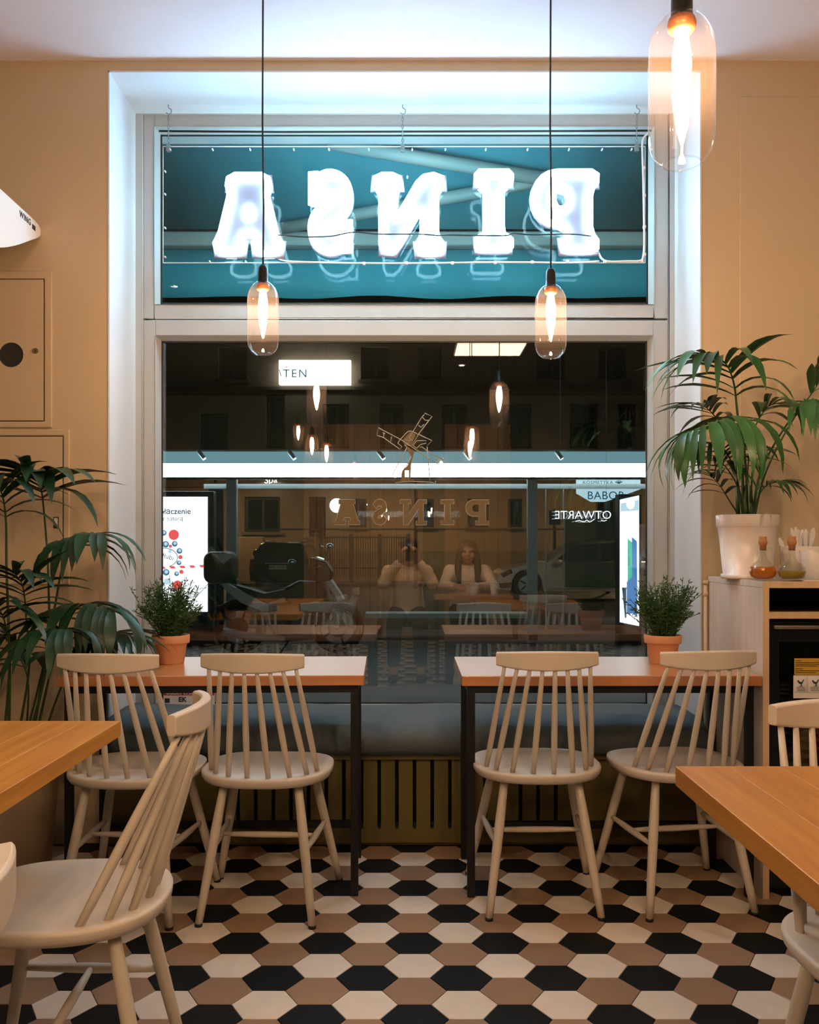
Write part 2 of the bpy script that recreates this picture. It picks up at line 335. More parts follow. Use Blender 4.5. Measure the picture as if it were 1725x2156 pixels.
# the window: outer frame, two sashes, transom, beads, panes
Dw = 4.02
def wx(u): return W(u, 0, Dw).x
def wz(v): return W(0, v, Dw).z
win = bpy.data.objects.new('window_1', None); COL.objects.link(win); WL[win] = Vector((0, 4.0, ZS)); win.location = WL[win]
struct(win, 'tall painted shop window with a transom light above')
b = MB(); b.box(XL, wx(303), 4.0, 4.14, ZS, ZT-.006); b.box(wx(1406), XR, 4.0, 4.14, ZS, ZT-.006); b.box(wx(303), wx(1406), 4.0, 4.14, wz(241), ZT-.006); b.box(wx(303), wx(1406), 4.0, 4.14, ZS, ZS+.05)
b.build('outer_frame', 'frame', win, bevel=.004)
def sash(u0, u1, v0, v1, a0, a1, c0, c1, gm='window_glass'):   # outer px rectangle, glass px rectangle
    b = MB(); y0, y1 = 4.014, 4.11
    b.box(wx(u0), wx(a0), y0, y1, wz(v1), wz(v0)); b.box(wx(a1), wx(u1), y0, y1, wz(v1), wz(v0)); b.box(wx(a0), wx(a1), y0, y1, wz(c0), wz(v0)); b.box(wx(a0), wx(a1), y0, y1, wz(v1), wz(c1))
    b.build('sash', 'frame', win, bevel=.003)
    # sloping glazing bead
    b = MB(); e = 7
    O = [(a0, c0), (a1, c0), (a1, c1), (a0, c1)]; I = [(a0+e, c0+e), (a1-e, c0+e), (a1-e, c1-e), (a0+e, c1-e)]
    vs = [(wx(u), 4.010, wz(v)) for u, v in O]+[(wx(u), 4.062, wz(v)) for u, v in I]+[(wx(u), 4.075, wz(v)) for u, v in O]
    b.add(vs, [(i, (i+1) % 4, 4+(i+1) % 4, 4+i) for i in range(4)]+[(4+i, 4+(i+1) % 4, 8+(i+1) % 4, 8+i) for i in range(4)])
    b.build('glazing_bead', 'frame', win)
    MB().box(wx(a0+e), wx(a1-e), 4.064, 4.076, wz(c1-e), wz(c0+e)).build('glass_pane', gm, win)
    g = MB(); e2 = e+3
    g.box(wx(a0+e), wx(a1-e), 4.060, 4.064, wz(c0+e2), wz(c0+e)); g.box(wx(a0+e), wx(a0+e2), 4.060, 4.064, wz(c1-e), wz(c0+e)); g.box(wx(a1-e2), wx(a1-e), 4.060, 4.064, wz(c1-e), wz(c0+e)); g.box(wx(a0+e), wx(a1-e), 4.060, 4.064, wz(c1-e), wz(c1-e2))
    g.build('gasket', 'gasket', win)
sash(303, 1406, 241, 671, 326, 1377, 268, 642, 'transom_glass')
sash(303, 1406, 675, 1500, 328, 1375, 707, 1492)

# ------------------------------------------------------------------ spindle-back chairs
def make_chair():
    t = thing('spindle_chair', 'x', 'chair')
    b = MB(); N = 56; rings = [0, .3, .55, .75, .88, .96, 1.0]
    def outl(a):
        c, s = math.cos(a), math.sin(a); n = 3.6 if s > 0 else 2.35
        x = .213*math.copysign(abs(c)**(2/n), c); y = .205*math.copysign(abs(s)**(2/n), s)
        if s > 0: x *= 1-.06*abs(s)
        return x, y
    def ztop(r): return .458-.014*(1-r*r)-(.004 if r > .99 else 0)
    vs = []; fs = []
    for r in rings:
        for k in range(N): x, y = outl(2*PI*k/N); vs.append((x*r, y*r, ztop(r)))
    low = [(1.006, .449), (1.0, .438), (.965, .426), (.85, .423), (.0, .423)]
    for r, z in low:
        for k in range(N): x, y = outl(2*PI*k/N); vs.append((x*r, y*r, z))
    for i in range(len(rings)+len(low)-1):
        for k in range(N): fs.append((i*N+k, i*N+(k+1) % N, (i+1)*N+(k+1) % N, (i+1)*N+k))
    b.add(vs, fs, True); b.build('seat', 'chair', t)
    # top rail, curved
    b = MB(); vs = []; n = 18; sec = []
    for i in range(n+1):
        u = -1+2*i/n; x = .156*u; y = -.277+.040*u*u; zl = .797+.010*u*u+.004*abs(u)**3; zh = .858-.006*u*u; th = .011
        nx, ny = -2*.040*u/.156, 1; l = math.hypot(nx, ny); nx, ny = nx/l, ny/l; e = .004
        sec.append([(x+nx*th, y+ny*th, zl+e), (x+nx*th, y+ny*th, zh-e), (x+nx*(th-e), y+ny*(th-e), zh), (x-nx*(th-e), y-ny*(th-e), zh+.001), (x-nx*th, y-ny*th, zh-e), (x-nx*th, y-ny*th, zl+e), (x-nx*(th-e), y-ny*(th-e), zl), (x+nx*(th-e), y+ny*(th-e), zl)])
    for q in sec: vs += q
    fs = [(i*8+k, i*8+(k+1) % 8, (i+1)*8+(k+1) % 8, (i+1)*8+k) for i in range(n) for k in range(8)]+[tuple(range(8))[::-1], tuple(range(n*8, n*8+8))]
    b.add(vs, fs, False); b.build('top_rail', 'chair', t, bevel=.0015)
    for i, ph in enumerate((-80, -57, -34, -11, 11, 34, 57, 80)):
        a = math.radians(ph); p0 = Vector((.178*math.sin(a), -.168+.130*(1-math.cos(a)), .440)); u = (-1+2*i/7)*.86
        p1 = Vector((.156*u, -.277+.040*u*u, .808)); pts = [p0.lerp(p1, k/5) for k in range(6)]
        MB().tube(pts, [.0076, .0096, .0104, .0097, .0081, .0062], 8).build('spindle', 'chair', t)
    LG = {}
    for sx in (-1, 1):
        for sy, top, foot in ((-1, (.118, -.115), (.178, -.205)), (1, (.128, .118), (.213, .205))):
            p0 = Vector((sx*top[0], top[1], .430)); p1 = Vector((sx*foot[0], foot[1], .006)); LG[sx, sy] = (p0, p1)
            l = MB().tube([p0.lerp(p1, k/6) for k in range(7)], [.0125, .0145, .016, .0155, .0145, .0132, .0118], 12).build('leg', 'chair', t)
            MB().tube([p1+Vector((0,0,.004)), Vector((p1.x, p1.y, 0))], .0122, 12).build('foot_cap', 'foot', l)
    def at(sx, sy, z): p0, p1 = LG[sx, sy]; return p0.lerp(p1, (p0.z-z)/(p0.z-p1.z))
    mids = []
    for sx in (-1, 1):
        a, c = at(sx, -1, .222), at(sx, 1, .226); mids.append((a+c)/2)
        MB().tube([a.lerp(c, k/6) for k in range(7)], [.007, .0085, .0105, .0115, .0105, .0085, .007], 10).build('side_stretcher', 'chair', t)
    a, c = mids; MB().tube([a.lerp(c, k/6) for k in range(7)], [.006, .0085, .0098, .0105, .0098, .0085, .006], 10).build('cross_stretcher', 'chair', t)
    return t
CH = make_chair(); first = [True]
def chair(x, y, deg, label, group='spindle back chairs'):
    o = CH if first[0] else dup(CH); first[0] = False
    o.location = (x, y, 0); o.rotation_euler = (0, 0, math.radians(deg)); o['label'] = label; o['group'] = group; return o
chair(-.905, 3.045, -4, 'beige spindle chair at the left bar table, beside the floor palm')
chair(-.470, 3.050, -2.5, 'beige spindle chair at the left bar table, right one of its pair')
chair(.428, 3.105, .5, 'beige spindle chair at the right bar table, left one of its pair')
chair(.905, 3.120, 8, 'beige spindle chair at the right bar table, turned slightly, in front of the wooden cabinet')
chair(-.712, 1.925, 94, 'pale spindle chair in the left foreground, seen side-on, tucked under the left dining table')
chair(.912, 1.665, 181, 'pale spindle chair on the far side of the right foreground dining table, facing the camera')
chair(-.686, .86, 90, 'pale spindle chair at the left picture edge, only the tip of its rail in view')
chair(-.02, -.36, 0, 'spindle chair the photographer sits on, mirrored in the window', 'chairs mirrored in the window')
chair(.56, -.74, 0, 'spindle chair the woman sits on, mirrored in the window', 'chairs mirrored in the window')

# ------------------------------------------------------------------ tables
def bar_table(x0, x1, y0, y1, rot, label):
    cx, cy = (x0+x1)/2, (y0+y1)/2; w2, d2 = (x1-x0)/2, (y1-y0)/2
    t = thing('bar_table', label, 'table', (0, 0, 0), 'bar tables at the window')
    MB().box(-w2, w2, -d2, d2, .715, .75).build('tabletop', 'bar_top', t, bevel=.003)
    r = .013; i = .020
    for sx in (-1, 1):
        for sy in (-1, 1):
            X, Y = sx*(w2-i-r), (-(d2-i-r) if sy < 0 else d2-.125); MB().box(X-r, X+r, Y-r, Y+r, 0, .688).build('leg', 'black_metal', t, bevel=.002)
    a, b2 = w2-i-r, d2-i-r
    yb2 = d2-.125
    for Y in (-b2, yb2): MB().box(-a-r, a+r, Y-r, Y+r, .689, .714).build('apron_rail', 'black_metal', t)
    for sx in (-1, 1):
        MB().box(sx*a-r, sx*a+r, -b2+r, yb2-r, .689, .714).build('apron_rail', 'black_metal', t)
    MB().box(-a+r, a-r, yb2-r, yb2+r, .115, .140).build('foot_bar', 'black_metal', t)
    t.location = (cx, cy, 0); t.rotation_euler = (0, 0, math.radians(rot)); return t
bar_table(-1.185, -.160, 3.065, 3.600, 1.6, 'narrow bar table left of the window gap, orange wood top on black metal frame')
bar_table(.175, 1.180, 3.065, 3.600, 0, 'narrow bar table right of the window gap, its end touching the wooden cabinet')
def dining(x0, x1, y0, y1, n, label, legs):
    t = thing('dining_table', label, 'table', ((x0+x1)/2, (y0+y1)/2, 0), 'wooden dining tables')
    wd_ = (x1-x0)/n
    top = MB().box(x0+.004, x1-.004, y0+.004, y1-.004, .712, .728).build('tabletop', 'plank', t)
    for i in range(n): MB().box(x0+i*wd_, x0+(i+1)*wd_-.0004, y0, y1, .7125, .75).build('plank', 'plank', top, bevel=.0012)
    for X, Y in legs: MB().box(X-.025, X+.025, Y-.025, Y+.025, 0, .712).build('leg', 'black_metal', t, bevel=.003)
    return t
dining(-1.52, -.715, .45, 2.27, 9, 'long wooden dining table at the left picture edge', [(-1.45, .55), (-1.45, 2.15), (-1.0, .55), (-1.2, 2.2)])
dining(.522, 1.34, .62, 1.80, 8, 'wooden dining table in the right foreground', [(1.27, .70), (1.27, 1.72), (1.0, .7), (1.20, 1.40)])
# ------------------------------------------------------------------ slab letters (reading direction, y up, unit box)
def arc(cx, cy, rx, ry, a0, a1, n=10): return [(cx+rx*math.cos(math.radians(a0+(a1-a0)*i/n)), cy+ry*math.sin(math.radians(a0+(a1-a0)*i/n))) for i in range(n+1)]
def stroke(cl, hw):
    P = [Vector((x, y, 0)) for x, y in cl]; P = smooth_line(P, 5); L, R = [], []
    for i, p in enumerate(P):
        t = (P[min(i+1, len(P)-1)]-P[max(i-1, 0)]).normalized(); n = Vector((-t.y, t.x, 0)); L.append(p+n*hw); R.append(p-n*hw)
    return [(p.x, p.y) for p in L+R[::-1]]
SLAB = {
 'A': ([(0,0),(.44,0),(.44,.17),(.36,.17),(.395,.29),(.605,.29),(.64,.17),(.56,.17),(.56,0),(1,0),(1,.17),(.93,.17),(.75,.82),(.82,.82),(.82,1),(.18,1),(.18,.82),(.25,.82),(.07,.17),(0,.17)], [[(.50,.66),(.435,.44),(.565,.44)]]),
 'N': ([(0,0),(.40,0),(.40,.16),(.31,.16),(.31,.62),(.70,0),(.88,0),(.88,.84),(1,.84),(1,1),(.6,1),(.6,.84),(.69,.84),(.69,.40),(.31,1),(0,1),(0,.84),(.12,.84),(.12,.16),(0,.16)], []),
 'I': ([(0,0),(1,0),(1,.17),(.72,.17),(.72,.83),(1,.83),(1,1),(0,1),(0,.83),(.28,.83),(.28,.17),(0,.17)], []),
 'P': ([(0,0),(.58,0),(.58,.17),(.44,.17),(.44,.34),(.64,.34)]+arc(.66,.67,.34,.33,-90,90)+[(0,1),(0,.83),(.13,.83),(.13,.17),(0,.17)], [[(.44,.53),(.60,.53)]+arc(.60,.67,.10,.14,-80,80,6)+[(.44,.81)]]),
 'S': (stroke([(.80,.70),(.70,.82),(.50,.87),(.28,.80),(.24,.65),(.38,.545),(.62,.455),(.76,.34),(.72,.19),(.50,.13),(.30,.18),(.19,.31)], .135)[:] , []),
}
def serif_s(): return [[(.74,.60),(.90,.60),(.90,1.0),(.78,1.0),(.74,.86)], [(.26,.40),(.10,.40),(.10,0),(.22,0),(.26,.14)]]

# ------------------------------------------------------------------ neon sign hung in the window
YN = 3.92
ns = thing('neon_sign', 'glowing white neon sign on clear acrylic reading PINSA, seen from behind', 'sign', W(850, 553, YN))
u0, u1, v0, v1 = 344, 1358, 309, 553
a, c = W(u0, v1, YN), W(u1, v0, YN)
MB().box(a.x, c.x, YN-.003, YN+.003, a.z, c.z).build('acrylic_panel', 'acrylic', ns)
e = .0018
b = MB(); b.box(a.x-e, c.x+e, YN-.0035, YN+.0035, a.z-e, a.z); b.box(a.x-e, c.x+e, YN-.0035, YN+.0035, c.z, c.z+e); b.box(a.x-e, a.x, YN-.0035, YN+.0035, a.z, c.z); b.box(c.x, c.x+e, YN-.0035, YN+.0035, a.z, c.z)
b.build('panel_edge', 'acrylic_edge', ns)
LB = {'A': (456, 598, 378, 541), 'S': (646, 750, 372, 538), 'N': (786, 936, 378, 541), 'I': (1000, 1076, 371, 533), 'P': (1120, 1256, 371, 536)}
scr = MB().tube([(0, -.012, 0), (0, .004, 0)], .0035, 8).mesh('screw')[0]; scr.materials.append(M['acrylic_edge'])
def screw(u, v, par, d=YN):
    o = bpy.data.objects.new('screw', scr); COL.objects.link(o); place(o, W(u, v, d-.004), par)
for ch, (a0, a1, b0, b1) in LB.items():
    pl, holes = SLAB[ch]
    def fn(x, y, t, a0=a0, a1=a1, b0=b0, b1=b1): return W(a1-(a1-a0)*x, b1-(b1-b0)*y, YN)+Vector((0, t, 0))
    g = MB(); g.prism(pl, fn, -.034, -.006, holes); g.tube([fn(x, y, -.017) for x, y in pl], .0145, 8, closed=True)
    if ch == 'S':
        for q in serif_s(): g.prism(q, fn, -.0335, -.0065)
    L = g.build('letter', 'letter_back', ns); L['label'] = 'white mirrored letter %s of the neon sign' % ch
    loops = [pl]+list(holes)
    for lp in loops:
        n = len(lp); cx = sum(p[0] for p in lp)/n
        pts = []
        for i in range(n):
            p, q = Vector(lp[i]), Vector(lp[(i+1) % n]); m = max(1, int((q-p).length/.11))
            for k in range(m): pts.append(p.lerp(q, k/m))
        pts = [fn(p.x, p.y, -.045) for p in pts]
        sm = [(pts[i-1]+pts[i]*2+pts[(i+1) % len(pts)])/4 for i in range(len(pts))]
        MB().tube(sm, .0135, 6, closed=True).build('neon_tube', 'neon', L)
        MB().tube([q+Vector((0, .052, 0)) for q in sm], .006, 4, closed=True).build('street_tube', 'neon_street', L)
    if ch == 'S':
        for q in serif_s(): MB().tube([fn(x, y, -.043) for x, y in q], .0105, 8, closed=True).build('neon_tube', 'neon', L)
    screw((a0+a1)/2-3, b0-5, ns, YN-.02); screw((a0+a1)/2+6, b1-48, ns, YN-.05)
for u in (359, 448, 527, 619, 693, 777, 868, 938, 1023, 1111, 1198, 1268, 1330): screw(u, 315, ns)
for v in (361, 409, 480, 541): screw(348, v, ns)
for u in (442, 518, 605, 692): screw(u, 551, ns)
# three chains on ceiling hooks
for u in (355, 848, 1341):
    x = W(u, 0, YN).x; zb = W(0, 312, YN).z; zt = ZT-.006
    chn = MB().tube(smooth_line([(x, YN, zt), (x, YN, zt-.012), (x+.012, YN, zt-.022), (x+.010, YN, zt-.036), (x, YN, zt-.040), (x-.010, YN, zt-.034)], 5), .0022, 6).build('hook', 'chain', ns)
    z = zt-.038; k = 0
    while z > zb+.012:
        l = .020; pts = []
        for i in range(10):
            an = 2*PI*i/10; q = .0042*math.cos(an); s_ = (l/2-.001)*math.sin(an)
            pts.append((x+(q if k % 2 else 0), YN+(0 if k % 2 else q), z-l/2+s_))
        MB().tube(pts, .0014, 5, closed=True).build('chain_link', 'chain', chn); z -= l-.005; k += 1
    MB().rbox(x-.009, x+.009, YN-.010, YN+.008, zb-.016, zb+.014, .003).build('clamp', 'chain', chn)
# cables
b = MB(); sw = lambda L, d: [W(u, v, d) for u, v in L]
b.tube(smooth_line(sw([(585, 495), (625, 498), (655, 499), (700, 497), (745, 489), (800, 493), (880, 493), (925, 496), (950, 495), (1010, 496), (1065, 496), (1082, 492), (1120, 494), (1200, 493), (1245, 497)], YN-.062), 5), .0032, 6)
b.build('letter_cable', 'cord', ns)
b = MB(); b.tube(smooth_line(sw([(572, 515), (574, 528), (583, 541), (600, 549), (650, 552), (760, 554), (900, 554), (1050, 552), (1200, 553), (1262, 550)], YN-.010), 5), .0036, 6)
b.tube(smooth_line(sw([(1244, 480), (1252, 500), (1258, 525), (1268, 545), (1285, 551), (1320, 550), (1348, 549), (1355, 538), (1357, 500), (1356, 440), (1355, 380), (1353, 320), (1353, 300), (1357, 288), (1368, 279)], YN-.012), 5), .0045, 6)
b.build('supply_cable', 'cable_white', ns)
for (u, v) in [(1356, 354), (1357, 412), (1357, 478), (1357, 536), (1274, 551), (1352, 550), (856, 554), (953, 554), (1043, 553), (1121, 552), (1195, 551), (767, 555)]:
    p = W(u, v, YN-.010); MB().box(p.x-.006, p.x+.006, p.y-.007, p.y+.006, p.z-.006, p.z+.006).build('cable_clip', 'white_plastic', ns, bevel=.0015)
b = MB().tube([W(335, 276, 4.0), W(600, 278, 4.0), W(900, 277, 4.0), W(1200, 276, 4.0), W(1372, 275, 4.0)], .0045, 6).build('frame_cable', 'cord', ns)

# ------------------------------------------------------------------ pendant lamps
def pendant(x, y, zb, label, group='pendant lamps with smoked glass shades', bm='bulb'):
    """zb = height of the open lower rim of the glass"""
    t = thing('pendant_lamp', label, 'lamp', (x, y, zb), group)
    R = .0545; Ht = .245
    prof = [(.030, 0), (.0315, .002), (.040, .008), (.049, .020), (.0535, .037), (R, .055), (R, .185), (.052, .205), (.044, .224), (.033, .238), (.024, .245)]
    MB().lathe(prof, (x, y, zb), 32).build('glass_shade', 'shade', t)
    MB().tube([(x+.0305*math.cos(a), y+.0305*math.sin(a), zb) for a in [2*PI*k/28 for k in range(28)]], .0016, 6, closed=True).build('rim_ring', 'clear', t)
    MB().lathe([(.0, .305), (.010, .305), (.0135, .300), (.0165, .292), (.0175, .270), (.0178, .245), (.019, .243), (.019, .238), (.0, .238)], (x, y, zb), 20).build('socket', 'socket', t)
    MB().lathe([(.0, .240), (.0215, .240), (.0235, .232), (.0225, .222), (.017, .217), (.0, .217)], (x, y, zb), 20).build('collar', 'copper', t)
    g = [(.0, .217), (.0095, .215), (.0125, .200), (.0155, .180), (.0165, .165), (.0150, .145), (.0118, .122), (.0075, .100), (.0035, .084), (.0, .078)]
    MB().lathe(g, (x, y, zb), 10).build('bulb', bm, t)
    MB().tube([(x, y, zb+.30), (x+.002, y, zb+.5), (x-.002, y+.001, zb+.8), (x, y, ZC-.012)], .0032, 8).build('cord', 'cord', t)
    MB().lathe([(.0, 0), (.045, 0), (.047, -.004), (.045, -.018), (.008, -.026), (.0, -.026)], (x, y, ZC), 24).build('ceiling_rose', 'socket', t)
    return t
pA = W(554, 745, 3.16); pendant(pA.x, pA.y, pA.z, 'slim glass pendant lamp hanging in front of the left half of the window')
pB = W(1160, 752, 3.16); pendant(pB.x, pB.y, pB.z, 'slim glass pendant lamp hanging in front of the right half of the window')
pC = W(1436, 345, 1.52); pendant(pC.x, pC.y, pC.z, 'large-looking glass pendant lamp nearest the camera at top right')
for i, (x, y, z) in enumerate([(-.80, .62, 1.86), (-.70, .40, 1.82), (.50, .55, 1.84), (-1.14, -1.25, 2.20), (.28, .04, 1.72), (-.55, -1.0, 1.80)]):
    pendant(x, y, z, 'mirrored pendant lamp '+('above the shelter roof left of the windmill, middle of three', 'above the shelter roof left of the windmill, rightmost of three', 'above the shelter roof right of the windmill', 'above the shelter roof left of the windmill, highest of three', 'against the lit shelter roof right of the windmill, put in to light the guests', 'against the lit shelter roof left of the windmill')[i], 'pendant lamps mirrored in the window', 'room_bulb')  # the lamp between the guests is put there to light their faces
pendant(1.64, 2.25, 1.86, 'unseen pendant lamp added beyond the right picture edge to light the cabinet')  # added lamp, out of view, brightens the cabinet and right wall
cp = thing('ceiling_light', 'flat white ceiling light panel mirrored in the window', 'lamp', (.78, -.78, ZC))
MB().box(.44, 1.12, -1.09, -.47, ZC-.012, ZC).build('light_frame', 'white_plastic', cp)
MB().box(.455, 1.105, -1.075, -.485, ZC-.016, ZC-.012).build('diffuser', 'panel_light', cp)
for i, (x, y) in enumerate([(-1.745, 1.34), (-1.785, -.53), (.556, -1.61)]):
    dl = thing('ceiling_spot', 'small round ceiling spot mirrored '+('in the transom pane at lower left', 'at the top left of the large pane', 'in the large pane below the mirrored light panel')[i], 'lamp', (x, y, ZC), 'ceiling spots')
    MB().lathe([(.03, 0), (.05, 0), (.05, -.006), (.03, -.010)], (x, y, ZC), 20).build('trim_ring', 'white_plastic', dl)
    MB().disc((x, y, ZC-.002), .03, (0, 0, -1), 16, .003).build('spot_lens', 'spot_light', dl)

# ------------------------------------------------------------------ bench cushion, radiator and its slotted cover
cu = MB(); n = 40; sec = [(4.0, .385), (4.0, .485), (3.96, .503), (3.85, .507), (3.72, .505), (3.62, .500), (3.565, .488), (3.535, .465), (3.522, .435), (3.530, .400), (3.555, .376), (3.62, .3715), (3.95, .3715)]
vs = []
for i in range(n+1):
    x = XL+.010+(XR-XL-.02)*i/n
    for (y, z) in sec: vs.append((x, y, z+.004*math.sin(x*9)*(1 if z > .45 else 0)))
k = len(sec); cu.add(vs, [(i*k+j, i*k+(j+1) % k, (i+1)*k+(j+1) % k, (i+1)*k+j) for i in range(n) for j in range(k)]+[tuple(range(k)), tuple(range(n*k, n*k+k))[::-1]], True)
tag(cu.build('bench_cushion', 'cushion'), 'long dark grey-teal cushion along the window sill', 'cushion')
rc = thing('radiator_cover', 'olive radiator cover with a row of vertical slots under the window', 'radiator cover', (0, YW, 0))
sl = []; x = W(762, 0, 3.64).x
x0s = W(500, 0, 3.64).x; st = .0698
while x > x0s: x -= st
while x < W(1225, 0, 3.64).x: sl.append(x); x += st
zt_, zb_ = .345, .066; cx0, cx1 = XL+.004, XR-.004; hw = .0075
b = MB(); edges = [cx0]
def slot(xc, n=6): return [(xc+hw*math.cos(PI*i/n), zt_-hw+hw*math.sin(PI*i/n)) for i in range(n+1)]+[(xc+hw*math.cos(PI+PI*i/n), zb_+hw+hw*math.sin(PI+PI*i/n)) for i in range(n+1)]
b.prism([(cx0, .012), (cx1, .012), (cx1, .362), (cx0, .362)], lambda a, c, t: Vector((a, t, c)), 3.622, 3.636, [slot(x) for x in sl])
b.build('slotted_panel', 'cover', rc)
b = MB(); b.box(cx0, cx1, 3.637, 3.652, 0, .02); b.build('plinth', 'cover', rc)
rd = thing('radiator', 'dark ribbed radiator behind the slotted cover', 'radiator', (0, 3.8, .05))
for i in range(24):
    x = -.82+i*.0705; MB().rbox(x-.022, x+.022, 3.72, 3.86, .06, .335, .012, 2).build('radiator_fin', 'radiator', rd)
b = MB(); b.tube([(-.86, 3.79, .085), (.86, 3.79, .085)], .018, 10); b.tube([(-.86, 3.79, .31), (.86, 3.79, .31)], .018, 10); b.build('header_pipe', 'radiator', rd)
for x in (-.7, .7): MB().box(x-.02, x+.02, 3.74, 3.84, 0, .07).build('foot', 'radiator', rd)

# ------------------------------------------------------------------ potted herbs on the bar tables
def herb(u, d, seed, label, lean=0.0, scale=1.0):
    random.seed(seed); x = W(u, 0, d).x; z = .7502
    t = thing('potted_herb', label, 'plant', (x, d, z), 'potted herbs on the bar tables')
    MB().lathe([(.0, 0), (.046, 0), (.048, .003), (.058, .072), (.059, .073), (.066, .075), (.0675, .079), (.069, .102), (.0675, .105), (.062, .105), (.061, .088), (.0, .088)], (x, d, z), 32).build('pot', 'terracotta', t)
    MB().lathe([(.0, .0885), (.0608, .0885), (.0608, .0905), (.0, .0915)], (x, d, z), 20).build('soil', 'soil', t)
    st = MB(); lv = MB()
    for i in range(150):
        a = random.uniform(0, 2*PI); r0 = random.uniform(0, .045); hgt = random.uniform(.11, .265)*scale
        sp = random.uniform(.2, 1.0)*.118; p0 = Vector((x+r0*math.cos(a), d+r0*math.sin(a), z+.088))
        tip = p0+Vector((sp*math.cos(a)+lean, sp*math.sin(a)*.8, hgt*(1-.25*sp/.118))); mid = p0.lerp(tip, .5)+Vector((random.uniform(-.015, .015), random.uniform(-.015, .015), .02))
        pts = smooth_line([p0, mid, tip], 5); st.tube(pts, .0011, 4, cap=False)
        m = random.randint(20, 30)
        for k in range(m):
            f = .18+.82*k/m; q = pts[min(len(pts)-1, int(f*(len(pts)-1)))]
            dr = Vector((random.gauss(0, 1), random.gauss(0, 1), random.uniform(.1, 1.3))).normalized(); l = random.uniform(.014, .026); wv = dr.cross(Vector((random.gauss(0,1), random.gauss(0,1), random.gauss(0,1)))).normalized()*random.uniform(.0015, .0026)
            e_ = q+dr*l+Vector((0, 0, -.002)); h_ = q.lerp(e_, .5)+Vector((0, 0, .002)); lv.add([q, h_+wv, e_, h_-wv], [(0, 1, 2, 3)])
    st.build('stem', 'stem', t); o = lv.build('foliage', 'herb', t); o['kind'] = 'stuff'
herb(360, 3.40, 11, 'potted rosemary in terracotta on the left bar table, in front of the lit poster', .004)
herb(1396, 3.40, 23, 'potted rosemary in terracotta on the right bar table, below the palm', .0)

# ------------------------------------------------------------------ kentia palms
def leaf_mesh(name, m, droop, wd_, seg=7):
    b = MB(); vs = []
    for i in range(seg+1):
        f = i/seg; ang = droop*f; # bend downwards along the length
        x = sum(math.cos(droop*(j+.5)/seg)/seg for j in range(i)); z = -sum(math.sin(droop*(j+.5)/seg)/seg for j in range(i))
        hw_ = wd_*(.28+.72*math.sin(PI*min(1, f/.9)**.75*.5+0) if f < .45 else 1-((f-.45)/.55)**1.7)*1.0
        hw_ = max(hw_, .0006); fold = .35*hw_
        vs += [(x, -hw_, z+fold), (x, 0, z), (x, hw_, z+fold)]
    fs = []
    for i in range(seg): fs += [(i*3, i*3+1, i*3+4, i*3+3), (i*3+1, i*3+2, i*3+5, i*3+4)]
    b.add(vs, fs, True); me = b.mesh(name, recentre=False)[0]; me.materials.append(M[m]); return me
LEAF = {}
for key in ('palm', 'palm_dark'):
    LEAF[key] = [[leaf_mesh('leaflet', key, dr, wd_) for wd_ in ((.048, .064, .084) if key == 'palm' else (.062, .082, .105))] for dr in (.35, .8, 1.3, 1.8)]
def frond(t, pts, leaf, key, n=9, start=.45, spread=62, droop=1, rs=.004, seed=0, tip=True, wsel=None, taper=.45):
    random.seed(seed); P = smooth_line(pts, 8); m = len(P)
    fr = MB().tube(P, [rs*(1-.75*i/(m-1)) for i in range(m)], 7).build('frond', 'stem', t)
    for i in range(n):
        f = start+(1-start)*(i/(n-1 if n > 1 else 1)); idx = min(m-2, int(f*(m-1))); p = P[idx]; T = (P[idx+1]-P[max(0, idx-1)]).normalized()
        side = T.cross(Vector((0, 0, 1))); side = side.normalized() if side.length > .05 else Vector((1, 0, 0))
        g = i/(n-1 if n > 1 else 1); an = math.radians(spread*(1-.62*g)); l = leaf*(1-taper*abs(g-.35))*random.uniform(.88, 1.08)
        for s_ in (-1, 1):
            dr = (T*math.cos(an)+side*s_*math.sin(an)+Vector((0, 0, .10))).normalized(); dr = (dr+Vector((random.gauss(0, .05), random.gauss(0, .05), random.gauss(0, .05)))).normalized()
            zz = Vector((0, 0, 1))-dr*dr.z; zz = zz.normalized() if zz.length > .1 else side; yy = zz.cross(dr)
            me = LEAF[key][max(0, min(3, droop+random.choice((-1, 0, 0, 1))))][wsel if wsel is not None else random.choice((0, 1, 1, 2))]
            o = bpy.data.objects.new('leaflet', me); COL.objects.link(o); place(o, p, fr)
            R = Matrix((dr, yy, zz)).transposed(); o.matrix_local = Matrix.Translation(p-WL[fr]) @ R.to_4x4() @ Matrix.Diagonal((l, l, l, 1))
    return fr
# right palm, in the white pot on the cabinet
px, py, pz = W(1574, 0, 3.36).x, 3.36, 1.0655
pr = thing('potted_palm', 'bright green palm in a white pot standing on the wooden cabinet', 'plant', (px, py, pz))
MB().lathe([(0, 0), (.090, 0), (.094, .004), (.094, .016), (.086, .018), (.100, .16), (.104, .185), (.106, .188), (.1085, .192), (.1105, .228), (.109, .232), (.101, .232), (.098, .205), (.0, .205)], (px, py, pz), 40).build('pot', 'pot_white', pr)
MB().lathe([(0, .206), (.0985, .206), (.0, .212)], (px, py, pz), 20).build('soil', 'soil', pr)
Q = lambda u, v, d: W(u, v, d)
frond(pr, [Q(1566, 1090, 3.36), Q(1562, 960, 3.35), Q(1553, 870, 3.33), Q(1545, 805, 3.30), Q(1525, 762, 3.24), Q(1480, 745, 3.18)], .36, 'palm', 10, .52, 60, 2, .0060, 1)
frond(pr, [Q(1575, 1090, 3.38), Q(1570, 980, 3.30), Q(1560, 900, 3.22), Q(1535, 880, 3.12), Q(1495, 890, 3.03), Q(1440, 915, 2.97)], .34, 'palm', 13, .44, 70, 3, .0055, 2)
